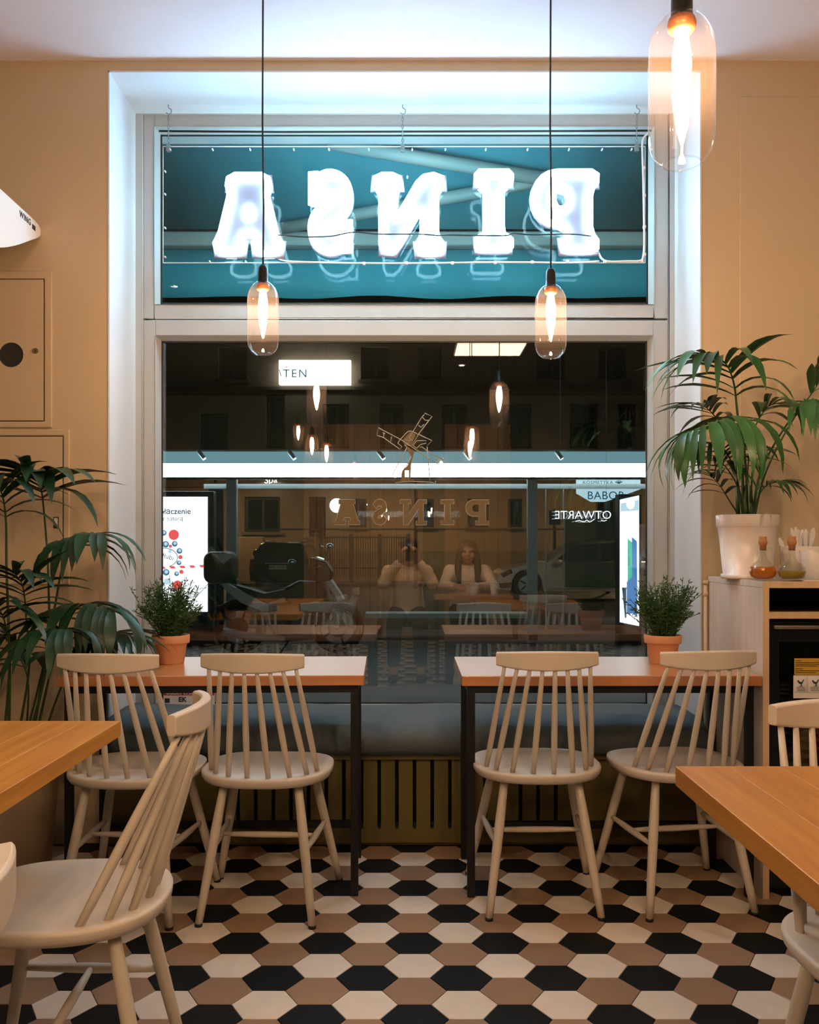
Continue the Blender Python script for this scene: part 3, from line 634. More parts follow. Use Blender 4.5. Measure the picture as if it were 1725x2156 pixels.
frond(pr, [Q(1585, 1090, 3.36), Q(1600, 1000, 3.33), Q(1640, 920, 3.28), Q(1690, 855, 3.22), Q(1730, 845, 3.16), Q(1765, 860, 3.1)], .27, 'palm', 10, .55, 64, 3, .0052, 3)
frond(pr, [Q(1590, 1090, 3.34), Q(1598, 1045, 3.30), Q(1618, 1020, 3.26), Q(1650, 1012, 3.22)], .17, 'palm', 6, .55, 58, 2, .0036, 4)
frond(pr, [Q(1560, 1090, 3.36), Q(1540, 1060, 3.33), Q(1516, 1022, 3.30), Q(1496, 1000, 3.28)], .17, 'palm_dark', 5, .5, 60, 2, .0036, 5)
frond(pr, [Q(1570, 1090, 3.40), Q(1560, 1000, 3.46), Q(1520, 900, 3.48), Q(1492, 862, 3.46), Q(1470, 850, 3.42)], .22, 'palm_dark', 7, .62, 66, 1, .0045, 6)
frond(pr, [Q(1588, 1090, 3.42), Q(1610, 1000, 3.44), Q(1660, 900, 3.40), Q(1715, 820, 3.34), Q(1745, 770, 3.30)], .28, 'palm', 7, .74, 60, 1, .0052, 7)
frond(pr, [Q(1580, 1090, 3.38), Q(1583, 1020, 3.30), Q(1585, 960, 3.22), Q(1575, 935, 3.12)], .20, 'palm', 6, .6, 66, 2, .0042, 8)
frond(pr, [Q(1568, 1090, 3.33), Q(1556, 1030, 3.24), Q(1530, 985, 3.16), Q(1505, 965, 3.1)], .20, 'palm', 6, .55, 66, 2, .0042, 9)
frond(pr, [Q(1572, 1090, 3.40), Q(1575, 980, 3.42), Q(1590, 900, 3.42), Q(1620, 855, 3.38), Q(1655, 850, 3.34)], .24, 'palm', 8, .6, 62, 2, .0045, 10)
frond(pr, [Q(1565, 1090, 3.30), Q(1550, 1000, 3.20), Q(1520, 940, 3.12), Q(1475, 930, 3.06)], .24, 'palm', 8, .5, 66, 3, .0045, 12)
for i in range(5):
    random.seed(40+i); a = random.uniform(-.03, .03); MB().tube([(px+a, py+random.uniform(-.03, .03), pz+.20), (px+a*1.4, py, pz+.34)], [.009, .006], 8).build('cane', 'stem', pr)
# left palm, in the big beige floor pot
lx, ly = W(28, 0, 3.36).x, 3.36
pl_ = thing('potted_palm', 'large dark green palm in a beige floor pot beside the left bar table', 'plant', (lx, ly, 0))
MB().lathe([(0, 0), (.125, 0), (.13, .004), (.155, .30), (.160, .335), (.163, .34), (.163, .372), (.155, .376), (.146, .34), (0, .34)], (lx, ly, .0), 40).build('pot', 'pot_beige', pl_)
MB().lathe([(0, .341), (.1465, .341), (0, .35)], (lx, ly, 0), 20).build('soil', 'soil', pl_)
B0 = lambda dx, dy: Vector((lx+dx, ly+dy, .34))
frond(pl_, [B0(-.02, 0), Q(20, 1400, 3.34), Q(14, 1200, 3.32), Q(12, 1090, 3.30), Q(0, 1030, 3.24), Q(-30, 1000, 3.16)], 0.34, 'palm_dark', 10, .60, 60, 2, .0065, 21)
frond(pl_, [B0(.02, 0), Q(98, 1400, 3.42), Q(102, 1220, 3.44), Q(92, 1070, 3.42), Q(82, 1020, 3.36), Q(55, 990, 3.28)], 0.37, 'palm_dark', 9, .66, 62, 2, .0062, 22, wsel=2)
frond(pl_, [B0(.05, -.01), Q(105, 1340, 3.40), Q(132, 1190, 3.38), Q(150, 1150, 3.34), Q(180, 1128, 3.28), Q(215, 1122, 3.20)], 0.30, 'palm_dark', 8, .58, 66, 3, .0055, 23)
frond(pl_, [B0(.06, -.02), Q(110, 1400, 3.36), Q(140, 1320, 3.32), Q(165, 1278, 3.26), Q(205, 1272, 3.18), Q(240, 1290, 3.08)], 0.32, 'palm_dark', 9, .50, 66, 3, .0052, 24)
frond(pl_, [B0(.0, -.03), Q(60, 1420, 3.30), Q(55, 1300, 3.22), Q(48, 1235, 3.16), Q(30, 1205, 3.08)], 0.29, 'palm_dark', 8, .60, 64, 1, .0052, 25)
frond(pl_, [B0(.06, .0), Q(140, 1420, 3.36), Q(190, 1360, 3.32), Q(235, 1335, 3.27), Q(275, 1338, 3.22)], 0.27, 'palm_dark', 8, .55, 60, 2, .0045, 26)
frond(pl_, [B0(-.03, -.04), Q(20, 1400, 3.22), Q(10, 1310, 3.12), Q(-10, 1270, 3.0)], 0.32, 'palm_dark', 8, .5, 66, 2, .0052, 27)
frond(pl_, [B0(.03, -.05), Q(85, 1430, 3.26), Q(100, 1360, 3.16), Q(118, 1330, 3.08), Q(150, 1325, 3.0)], 0.30, 'palm_dark', 8, .48, 66, 3, .0050, 28)
frond(pl_, [B0(.02, .03), Q(60, 1450, 3.40), Q(40, 1380, 3.42), Q(20, 1345, 3.40)], 0.27, 'palm_dark', 7, .5, 66, 2, .0045, 29)
p = W(118, 1100, 3.33); tg = MB().box(p.x-.0095, p.x+.0095, p.y-.001, p.y+.001, p.z-.022, p.z+.020).build('care_tag', 'print', pl_); MB().box(p.x-.0065, p.x+.0065, p.y-.0016, p.y-.001, p.z-.010, p.z+.016).build('tag_print', 'white_plastic', tg)
# ------------------------------------------------------------------ cabinet with the small fridge
M['fridge'] = mat('fridge_black', (0.006, 0.006, 0.007), 0.3)
M['steel'] = mat('brushed_steel', (0.55, 0.47, 0.36), 0.35, metal=0.9)
M['fridge_glass'] = glass('fridge_glass', (0.55, 0.55, 0.52), 1.5)
M['yellow'] = mat('yellow_card', (0.62, 0.36, 0.04), 0.6)
M['paper'] = mat('white_paper', (0.82, 0.76, 0.72), 0.7, var=0.03, scale=8)
M['navy'] = mat('navy_print', (0.015, 0.05, 0.09), 0.6)
M['cork'] = mat('cork', (0.50, 0.22, 0.09), 0.85, var=0.25, scale=90)
M['vinegar'] = glass('vinegar', (0.80, 0.26, 0.03), 1.4)
M['oil'] = glass('olive_oil', (0.72, 0.52, 0.06), 1.4)
M['vinegar'] = mat('amber_vinegar', (0.72, 0.20, 0.015), 0.1); M['oil'] = mat('olive_oil', (0.55, 0.38, 0.03), 0.1)
for k, tr in (('vinegar', .35), ('oil', .45)): M[k].node_tree.nodes['Principled BSDF'].inputs['Transmission Weight'].default_value = tr
KX0, KX1, KY0, KY1, KZ = 1.186, 1.98, 3.075, 3.64, 1.065
kb = thing('cabinet', 'light wood cabinet with an open slot above a built-in black fridge', 'cabinet', (KX0, KY0, 0))
MB().box(KX0, KX1, KY0, KY1, KZ-.022, KZ).build('cabinet_top', 'veneer', kb, bevel=.0015)
MB().box(KX0, KX0+.020, KY0+.001, KY1, 0, KZ-.0225).build('side_panel', 'veneer', kb, bevel=.001)
MB().box(KX1-.020, KX1, KY0+.001, KY1, 0, KZ-.0225).build('side_panel', 'veneer', kb)
MB().box(KX0+.0205, KX1-.0205, KY0, KY1, .940, .962).build('shelf', 'veneer_edge', kb)
MB().box(KX0-.0005, KX0+.0205, KY0-.0015, KY0, 0, KZ).build('edge_band', 'veneer_edge', kb)
MB().box(KX0+.0205, KX1, KY0-.0015, KY0, KZ-.022, KZ).build('edge_band', 'veneer_edge', kb)
MB().box(KX0+.0205, KX1-.0205, KY1-.02, KY1-.005, .963, KZ-.023).build('slot_back', 'fridge', kb)
b = MB(); b.box(KX0+.0205, KX1-.0205, KY0+.03, KY1-.021, .963, .966); b.box(KX0+.0205, KX0+.024, KY0+.03, KY1-.021, .966, 1.04); b.build('slot_lining', 'fridge', kb)
fx0, fx1, fy0, fy1, fz0, fz1 = KX0+.022, KX1-.022, KY0+.03, KY1-.03, .0, .932
fr = thing('mini_fridge', 'black glass-door fridge built into the wooden cabinet', 'fridge', (fx0, fy0, 0))
b = MB(); b.box(fx0, fx0+.03, fy0+.04, fy1, fz0, fz1); b.box(fx1-.03, fx1, fy0+.04, fy1, fz0, fz1); b.box(fx0+.03, fx1-.03, fy0+.04, fy1, fz1-.03, fz1); b.box(fx0+.03, fx1-.03, fy0+.04, fy1, fz0, fz0+.06); b.box(fx0+.03, fx1-.03, fy1-.03, fy1, fz0+.06, fz1-.03)
b.build('body', 'fridge', fr)
dr = MB(); dr.box(fx0, fx0+.045, fy0, fy0+.038, fz0+.05, fz1-.004); dr.box(fx1-.045, fx1, fy0, fy0+.038, fz0+.05, fz1-.004); dr.box(fx0+.045, fx1-.045, fy0, fy0+.038, .86, fz1-.004); dr.box(fx0+.045, fx1-.045, fy0, fy0+.038, fz0+.05, .10)
do = dr.build('door', 'fridge', fr, bevel=.002)
MB().box(fx0+.045, fx1-.045, fy0+.012, fy0+.018, .10, .86).build('door_glass', 'fridge_glass', do)
a = W(1630, 1317, fy0-.004); MB().box(a.x, fx1-.03, fy0-.012, fy0, a.z-.012, a.z).build('handle', 'steel', do, bevel=.002)
for z in (.36, .60): MB().box(fx0+.031, fx1-.031, fy0+.06, fy1-.031, z, z+.006).build('shelf', 'steel', fr)
# drinks in the fridge
def bottle(x, y, z, h, m, label):
    t = thing('drink_bottle', label, 'bottle', (x, y, z), 'bottles in the fridge')
    MB().lathe([(0, 0), (.030, 0), (.032, .004), (.032, h*.62), (.028, h*.72), (.014, h*.82), (.013, h*.93), (0, h*.93)], (x, y, z), 18).build('bottle_body', m, t)
    MB().lathe([(0, h*.93), (.015, h*.93), (.015, h), (0, h)], (x, y, z), 14).build('cap', 'white_plastic', t)
M['juice_y'] = mat('yellow_juice', (0.55, 0.33, 0.05), 0.15); M['juice_r'] = mat('red_juice', (0.45, 0.04, 0.03), 0.15)
bottle(W(1692, 0, 3.22).x, 3.22, .3665, .225, 'juice_y', 'yellow juice bottle behind the fridge door'); bottle(W(1733, 0, 3.22).x, 3.22, .3665, .235, 'juice_r', 'red drink bottle behind the fridge door')
# notices on the door
yb = fy0-.0015
a, c = W(1673, 1421, yb), W(1740, 1386, yb)
yc = thing('yellow_notice', 'yellow printed notice stuck on the fridge door', 'notice', (a.x, yb, a.z))
MB().box(a.x, c.x, yb-.001, yb+.001, a.z, c.z).build('sheet', 'yellow', yc)
for v, l in ((1391, 12), (1395, 50), (1398.5, 50), (1402, 46), (1408, 16), (1412, 50), (1416, 44)):
    p = W(1675, v, yb); MB().box(p.x, p.x+l*.0016, yb-.0016, yb-.001, p.z-.001, p.z+.001).build('print_line', 'print', yc)
sh = W(1671, 1470, yb), W(1740, 1422, yb)
wb = MB().box(sh[0].x, sh[1].x, yb-.001, yb+.001, sh[0].z, sh[1].z).build('paper_sheet', 'paper'); tag(wb, 'pale paper sheet below the yellow notice on the fridge door', 'notice')
for i, (u, w_) in enumerate(((1673, 28), (1702, 32))):
    a, c = W(u, 1458, yb-.002), W(u+w_, 1424, yb-.002)
    cd_ = thing('logo_card', ('left' if i == 0 else 'right')+' one of two white cards with a navy rooster on the fridge door', 'card', (a.x, yb, a.z), 'rooster cards')
    MB().rbox(a.x, c.x, yb-.0032, yb-.0014, a.z, c.z, .0008, 1).build('sheet', 'paper', cd_)
    m_ = W(u+w_/2, 1437, yb-.004); k = .00165
    def R(q): return [(m_.x+x*k, m_.z+y*k) for x, y in q]
    fnr = lambda a_, c_, t_: Vector((a_, t_, c_))
    g = MB(); g.prism(R([(-1,-3),(2,-3),(4,0),(6,4),(6,7),(4,5),(3,2),(0,1),(-3,2),(-5,5),(-7,4),(-8,1),(-6,2),(-5,-1),(-3,-3)]), fnr, yb-.0042, yb-.0034)
    g.prism(R([(0,-3),(2,-3),(2,-7),(0,-7)]), fnr, yb-.0042, yb-.0034); g.prism(R([(-4,-7),(4,-7),(4,-8),(-4,-8)]), fnr, yb-.0042, yb-.0034)
    g.build('rooster_print', 'navy', cd_)
    for v in (1447, 1450, 1453): p = W(u+4, v, yb); MB().box(p.x, p.x+.028, yb-.0042, yb-.0034, p.z-.0006, p.z+.0006).build('print_line', 'navy', cd_)
# on top of the cabinet
nap = MB(); poly = [(1560, 1206), (1612, 1217), (1660, 1221), (1725, 1220), (1760, 1217), (1760, 1207), (1640, 1204)]
zt = KZ+.0005
def onto(u, v): d = (CZ-zt)*F/(v-HZ); return (u-862.5)*d/F, d
pp = [(1.315, 3.20), (1.33, 3.095), (1.40, 3.085), (1.50, 3.092), (1.62, 3.085), (1.63, 3.22), (1.45, 3.23)]
nap.prism(pp, lambda a_, c_, t_: Vector((a_, c_, t_)), zt, zt+.0025); tag(nap.build('paper_napkin', 'paper'), 'crumpled white napkin lying under the two cruets', 'napkin')
def cruet(u, d, liq, fill, flip, label):
    x = W(u, 0, d).x; z = zt+.003
    t = thing('oil_cruet', label, 'cruet', (x, d, z), 'glass cruets on the cabinet')
    MB().lathe([(0, .001), (.030, .001), (.0425, .010), (.047, .026), (.044, .042), (.032, .056), (.018, .066), (.0125, .078), (.0115, .112), (.0135, .118), (.0122, .118), (.0102, .112), (.0110, .079), (.0165, .067), (.0305, .055), (.042, .041), (.0448, .026), (.041, .0125), (.029, .004), (0, .004)], (x, d, z), 28).build('glass_body', 'clear', t)
    pr_ = [(0, .0045), (.029, .0045), (.0405, .013), (.0442, .026)]+([(.0415, .040)] if fill > .04 else [])+[(.040 if fill > .04 else .0425, fill), (0, fill)]
    MB().lathe(pr_, (x, d, z), 24).build('liquid', liq, t)
    MB().lathe([(0, .100), (.0100, .100), (.0112, .118), (.0130, .120), (.0150, .126), (.0150, .133), (.0125, .135), (.0125, .147), (.0115, .148), (0, .148)], (x, d, z), 18).build('cork_stopper', 'cork', t)
    s_ = flip; MB().tube(smooth_line([(x+s_*.011, d, z+.104), (x+s_*.026, d, z+.108), (x+s_*.034, d, z+.094), (x+s_*.030, d, z+.072), (x+s_*.022, d, z+.062)], 6), .0036, 8).build('handle', 'clear', t)
cruet(1607, 3.15, 'vinegar', .044, 1, 'glass cruet of amber vinegar with cork, left of the oil cruet')
cruet(1668, 3.11, 'oil', .030, -1, 'glass cruet of yellow olive oil with cork, right of the vinegar')
cx = W(1712, 0, 3.18).x
ct = thing('paper_cup', 'fluted paper cup behind the oil cruet at the picture edge', 'cup', (cx, 3.18, zt))
prof = []; g = MB(); vs = []; N = 48
for (r, z) in ((.030, .0), (.036, .05), (.044, .098), (.043, .098), (.035, .05), (.028, .004)):
    for k in range(N): a_ = 2*PI*k/N; q = r*(1+.03*(k % 2)*(z/.098)); vs.append((cx+q*math.cos(a_), 3.18+q*math.sin(a_), zt+.003+z+(.004*math.sin(a_*5) if z > .09 else 0)))
g.add(vs, [(i*N+k, i*N+(k+1) % N, (i+1)*N+(k+1) % N, (i+1)*N+k) for i in range(5) for k in range(N)]+[tuple(range(N))[::-1]], True); g.build('cup_body', 'paper', ct)
# cutlery tub with white plastic cutlery and a cardboard cup behind
tx = W(1690, 0, 3.36).x
tb = thing('cutlery_tub', 'pale tub of white plastic cutlery behind the cruets', 'tub', (tx, 3.36, zt))
MB().lathe([(0, 0), (.060, 0), (.064, .09), (.065, .118), (.063, .118), (.060, .09), (.056, .004), (0, .004)], (tx, 3.36, zt), 28, sx=1.25).build('tub_body', 'paper', tb)
random.seed(5)
for i in range(16):
    a_ = random.uniform(0, 2*PI); r = random.uniform(.0, .045); x, y = tx+r*1.2*math.cos(a_), 3.36+r*math.sin(a_); tl = Vector((random.uniform(-.35, .35), random.uniform(-.2, .2), 1)).normalized()
    p0 = Vector((x, y, zt+.03)); h = random.uniform(.125, .165); g = MB(); sd = tl.cross(Vector((0, 1, 0))).normalized()
    ws = [(.0, .003), (.55, .003), (.65, .006), (.85, .0085), (1.0, .004)]
    vs = []
    for f, w_ in ws: q = p0+tl*h*f; vs += [q-sd*w_+Vector((0, -.001, 0)), q+sd*w_+Vector((0, -.001, 0)), q+sd*w_+Vector((0, .001, 0)), q-sd*w_+Vector((0, .001, 0))]
    g.add(vs, [(j*4+k, j*4+(k+1) % 4, (j+1)*4+(k+1) % 4, (j+1)*4+k) for j in range(4) for k in range(4)]+[(0, 1, 2, 3)[::-1], (16, 17, 18, 19)]); o = g.build('plastic_fork', 'white_plastic')
    tag(o, 'white plastic fork or spoon standing in the pale tub', 'cutlery', 'white cutlery in the tub')
# heating pipe beside the cabinet
pp_ = thing('heating_pipe', 'thin beige heating pipe on the wall beside the cabinet', 'pipe', (1.172, 3.63, 0))
MB().tube([(1.174, 3.632, 0), (1.174, 3.632, 1.04)], .0075, 10).build('pipe', 'wall', pp_)
for z in (.995, 1.04): MB().tube([(1.174, 3.632, z-.008), (1.174, 3.632, z+.008)], .0105, 10).build('pipe_collar', 'wall', pp_)

# ------------------------------------------------------------------ air curtain and access panels on the left
M['grey_plastic'] = mat('grey_plastic', (0.45, 0.42, 0.40), 0.5)
ax = W(86, 0, YW).x
pr_ = smooth_line([(3.650, 2.452, 0), (3.654, 2.432, 0), (3.640, 2.412, 0), (3.56, 2.372, 0), (3.42, 2.305, 0), (3.30, 2.258, 0), (3.20, 2.235, 0), (3.14, 2.248, 0), (3.12, 2.30, 0), (3.13, 2.40, 0), (3.17, 2.455, 0), (3.25, 2.468, 0), (3.42, 2.466, 0), (3.60, 2.462, 0)], 4, True)
poly = [(p.x, p.y) for p in pr_]
ac = thing('air_curtain', 'white air curtain unit at the left picture edge', 'air curtain', (ax, YW, 2.24))
MB().prism(poly, lambda a_, c_, t_: Vector((t_, a_, c_)), ax-.012, ax-1.55).build('body', 'white_plastic', ac)
MB().prism(poly, lambda a_, c_, t_: Vector((t_, 3.39+(a_-3.39)*.995, 2.35+(c_-2.35)*.99)), ax, ax-.0118).build('end_cap', 'white_plastic', ac, bevel=.004)
tw = text('WING', .034, 'brand_lettering', 'print', ac, (ax+.0012, 3.505, 2.437), right=(0, 1, 0), up=(0, 0, 1), font_space=1.15)
p0 = Vector((ax+.001, 3.585, 2.430)); MB().box(p0.x-.001, p0.x+.0006, p0.y-.014, p0.y+.014, p0.z-.009, p0.z+.009).build('badge', 'print', ac)
def access(u1, v0, v1, uf, vf0, vf1, label):
    y = YW; t = thing('access_panel', label, 'panel', W(0, v1, y), 'painted access panels')
    a = W(-90, vf1, y); c = W(uf, vf0, y); d0 = W(-75, v1, y); d1 = W(u1, v0, y)
    f = MB(); f.prism([(a.x, a.z), (c.x, a.z), (c.x, c.z), (a.x, c.z)], lambda p_, q_, t_: Vector((p_, t_, q_)), y-.010, y, [[(d0.x, d0.z), (d1.x, d0.z), (d1.x, d1.z), (d0.x, d1.z)]]); f.build('panel_frame', 'wall', t, bevel=.004)
    MB().box(d0.x, d1.x, y-.003, y, d0.z, d1.z).build('door_gap', 'print', t); e_ = .0035
    return t, d0, d1, e_
t, d0, d1, e_ = access(95, 588, 888, 111, 572, 901, 'painted access panel with a round black hole on the left wall')
hc = W(25, 748, YW); hr = 26*YW/F
MB().prism([(d0.x+e_, d0.z+e_), (d1.x-e_, d0.z+e_), (d1.x-e_, d1.z-e_), (d0.x+e_, d1.z-e_)], lambda p_, q_, t_: Vector((p_, t_, q_)), YW-.009, YW-.0035, [[(hc.x+hr*math.cos(2*PI*k/28), hc.z+hr*math.sin(2*PI*k/28)) for k in range(28)]]).build('panel_door', 'wall', t, bevel=.001)
lk = W(77, 740, YW); l_ = MB().disc((lk.x, YW-.009, lk.z), .0115, (0, -1, 0), 18, .004).build('lock', 'brass', t); MB().box(lk.x-.0015, lk.x+.0015, YW-.0142, YW-.013, lk.z-.006, lk.z+.006).build('keyway', 'print', l_)
t, d0, d1, e_ = access(135, 918, 1217, 148, 905, 1231, 'plain painted access panel behind the floor palm on the left wall')
MB().box(d0.x+e_, d1.x-e_, YW-.009, YW-.0035, d0.z+e_, d1.z-e_).build('panel_door', 'wall', t, bevel=.001)

# ------------------------------------------------------------------ lettering on the glass, seen from inside (mirrored)
YD = 4.0625
wl = thing('window_lettering', 'mirrored gold PINSA lettering stuck on the window glass', 'lettering', W(866, 1108, YD))
z0 = lambda q: 690+q*360/1725.0
DB = {'A': (66, 325, 105, 360), 'S': (440, 612, 103, 360), 'N': (732, 1000, 105, 362), 'I': (1140, 1277, 107, 360), 'P': (1392, 1627, 107, 362)}
for ch, (a0, a1, b0, b1) in DB.items():
    pl, holes = SLAB[ch]
    fn = lambda x, y, t, a0=a0, a1=a1, b0=b0, b1=b1: W(z0(a1-(a1-a0)*x), 1030+(b1-(b1-b0)*y)*100/479.0, YD)+Vector((0, t, 0))
    g = MB(); g.prism(pl, fn, 0, .0012, holes)
    L = g.build('letter', 'gold', wl)
    g = MB()
    for lp in [pl]: g.tube([fn(x, y, -.0004) for x, y in lp], .0016, 5, closed=True)
    g.build('letter_outline', 'gold_edge', L)
wm = thing('windmill_decal', 'line drawing of a windmill stuck on the window glass', 'decal', W(862, 1015, YD))
zz = lambda q: [W(780+x*.10435, 860+y*.10435, YD) for x, y in q]
LN = [[(1085,130),(1095,92),(1245,160),(985,500),(830,770)], [(1085,130),(1045,170),(840,500),(780,590),(850,650)], [(1045,170),(1105,240),(1190,240)], [(970,340),(1020,385),(1090,320)],
      [(130,530),(160,390),(620,630),(810,760),(1150,980),(1440,1170),(1510,1095)], [(140,545),(270,590),(600,830),(635,770),(555,700),(610,620)], [(260,480),(275,530),(265,580)], [(300,510),(260,490)], [(430,570),(405,685)],
      [(1000,790),(1040,775),(1150,860),(1480,1040)], [(1340,980),(1330,1050)], [(740,790),(600,1040),(435,1360),(480,1400),(540,1395),(570,1320),(620,1290)], [(690,740),(740,790)], [(825,970),(770,1090),(640,1280)],
      [(1145,770),(1160,960),(1205,1470)], [(610,620),(760,465),(810,455),(920,500),(1245,650),(1150,745)], [(680,645),(810,645),(730,720),(830,770)], [(860,750),(940,650),(1130,650)], [(860,750),(935,810),(1010,730),(1130,700)],
      [(500,1500),(850,1470),(1210,1490),(1320,1515),(1315,1460)]]
g = MB()
for l in LN: g.tube(zz(l), .0022, 5)
g.build('outline', 'gold_edge', wm)
g = MB(); tow = [(690,740),(890,860),(830,1080),(805,1470),(615,1470),(630,1300),(760,1130),(825,970),(735,900),(700,1000),(640,1060)]
conv = lambda x, y, t: W(780+x*.10435, 860+y*.10435, YD)+Vector((0, t, 0))
g.prism([(x, y) for x, y in tow[:8]], conv, .0002, .0011, [[(700,1250),(775,1250),(775,1405),(700,1405)]]); g.prism([(640,650),(800,470),(920,520),(830,760),(700,740)], conv, .0002, .0011); g.build('tower', 'gold', wm)
# little LED open sign, facing the street
ld = thing('led_open_sign', 'small white mirrored OTWARTE light sign hanging at the window', 'sign', W(1228, 1100, 4.03))
text('OTWARTE', .052, 'led_letters', 'led', ld, W(1228, 1085, 4.03), right=(-1, 0, 0), up=(0, 0, 1), depth=.0012, font_space=1.0, bold=-.0007)
g = MB(); g.tube(smooth_line([W(u, v, 4.03) for u, v in ((1212, 1098), (1220, 1096), (1230, 1099), (1236, 1095), (1242, 1099), (1252, 1093))], 4), .0014, 5); g.tube(smooth_line([W(u, v, 4.03) for u, v in ((1266, 1095), (1272, 1097), (1278, 1095))], 4), .0014, 5); g.build('underline', 'led', ld)
g = MB(); a, c = W(1170, 1104, 4.035), W(1286, 1072, 4.035); g.box(a.x, c.x, 4.034, 4.037, a.z, c.z); g.build('clear_plate', 'acrylic', ld)
g = MB(); g.tube([W(1180, 1072, 4.035), W(1180, 714, 4.035)], .0005, 4); g.tube([W(1277, 1072, 4.035), W(1277, 714, 4.035)], .0005, 4); g.build('hanging_wire', 'cord', ld)
# guarded-object notice at the foot of the glass
M['red'] = mat('red_print', (0.45, 0.05, 0.02), 0.6)
yo = 4.058
a, c = W(344, 1500, yo), W(452, 1454, yo)
nt = thing('security_notice', 'white security notice with a red OBIEKT CHRONIONY header behind the left bar table', 'notice', (a.x, yo, a.z))
MB().box(a.x, c.x, yo-.001, yo+.001, a.z, c.z).build('sheet', 'paper', nt)
h0 = W(344, 1464, yo); MB().box(h0.x, c.x, yo-.0016, yo-.001, h0.z, c.z).build('header_band', 'red', nt)
text('OBIEKT CHRONIONY', .0205, 'header_text', 'paper', nt, Vector(((a.x+c.x)/2, yo-.0022, (h0.z+c.z)/2)), bold=.0004)
p = W(398, 1473, yo); text('EK     E', .03, 'body_text', 'print', nt, Vector((p.x, yo-.0022, p.z)), bold=.0008)
for u in (352, 412, 436): p = W(u, 1474, yo); MB().box(p.x-.010, p.x+.012, yo-.0016, yo-.001, p.z-.012, p.z+.008).build('print_block', 'print', nt)
# ------------------------------------------------------------------ the street outside
GZ = -0.03
M['asphalt'] = mat('asphalt', (0.020, 0.022, 0.022), 0.6, var=0.3, scale=6, bump=0.2, bscale=80)
M['paving'] = mat('paving', (0.055, 0.055, 0.050), 0.65, var=0.2, scale=5)
M['facade'] = mat('facade_plaster', (0.30, 0.20, 0.125), 0.85, var=0.15, scale=1.2)
M['facade_dark'] = mat('facade_trim', (0.20, 0.145, 0.095), 0.85, var=0.1, scale=2)
M['dark_pane'] = mat('dark_pane', (0.006, 0.010, 0.011), 0.12)
M['shutter'] = mat('dark_shutter', (0.020, 0.028, 0.026), 0.5)
M['teal_fabric'] = mat('teal_awning_fabric', (0.045, 0.33, 0.43), 0.85, var=0.08, scale=2)
M['awning_metal'] = mat('awning_metal', (0.30, 0.46, 0.48), 0.5)
M['shelter_metal'] = mat('shelter_metal', (0.48, 0.60, 0.64), 0.4, metal=0.1)
M['shelter_light'] = mat('shelter_gutter', (0.50, 0.66, 0.70), 0.35)
M['gutter_glow'] = emi('gutter_painted_glow', (0.42, 0.80, 0.92), LITBOX*.17, False)  # emission stands in for light shining through the translucent gutter
M['shelter_dark'] = mat('shelter_dark_metal', (0.02, 0.035, 0.04), 0.45)
M['shelter_glass'] = glass('shelter_glass', (0.90, 0.94, 0.93), 1.35)
M['sheet'] = glass('plastic_sheet', (0.55, 0.62, 0.58), 1.4, haze=0.45, hazecol=(0.20, 0.28, 0.26))
M['fascia'] = emi('lit_fascia', (0.88, 0.97, 1.0), LITBOX*5)
M['poster'] = emi('poster_glow', (0.90, 0.97, 1.0), LITBOX*.9)
M['ad_blue'] = emi('poster_blue', (0.02, 0.16, 0.42), LITBOX*.6, False); M['ad_green'] = emi('poster_green', (0.02, 0.42, 0.30), LITBOX*.6, False); M['ad_teal'] = emi('poster_teal', (0.25, 0.55, 0.65), LITBOX*.6, False)
M['ad_navy'] = emi('poster_navy', (0.012, 0.06, 0.10), LITBOX*.5, False); M['ad_red'] = emi('poster_red', (0.75, 0.09, 0.09), LITBOX*.6, False); M['ad_berry'] = emi('poster_berry', (0.05, 0.14, 0.24), LITBOX*.6, False); M['ad_pale'] = emi('poster_pale', (0.45, 0.62, 0.72), LITBOX*.6, False)
M['street_glow'] = emi('street_lamp_glow', (1.0, 0.60, 0.28), STREET)
M['globe'] = emi('white_globe', (0.9, 1.0, 1.0), LITBOX*1.2, False)
M['bike_black'] = mat('motorcycle_black', (0.006, 0.007, 0.008), 0.45)
M['bike_silver'] = mat('motorcycle_silver', (0.55, 0.60, 0.62), 0.4, metal=0.2)
M['rubber'] = mat('tyre_rubber', (0.008, 0.008, 0.008), 0.8)
M['alloy'] = mat('alloy', (0.45, 0.45, 0.45), 0.3, metal=0.9)
M['car_black'] = mat('car_black', (0.008, 0.009, 0.010), 0.2, coat=0.8)
M['car_silver'] = mat('car_silver', (0.55, 0.47, 0.42), 0.3, metal=0.4, coat=0.6)
M['lens_red'] = mat('red_lens', (0.35, 0.06, 0.03), 0.2)
M['mirror'] = mat('mirror_glass', (0.7, 0.85, 0.88), 0.05, metal=1.0)
struct(MB().box(-14, 14, 4.3, 13.4, GZ-.2, GZ).build('pavement', 'paving'), 'dim pavement outside the window')
struct(MB().box(-30, 30, 13.4, 30.5, GZ-.3, GZ-.10).build('road', 'asphalt'), 'dark road beyond the bus shelter')
struct(MB().box(-30, 30, 30.5, 33, GZ-.3, GZ).build('far_pavement', 'paving'), 'pavement across the road')

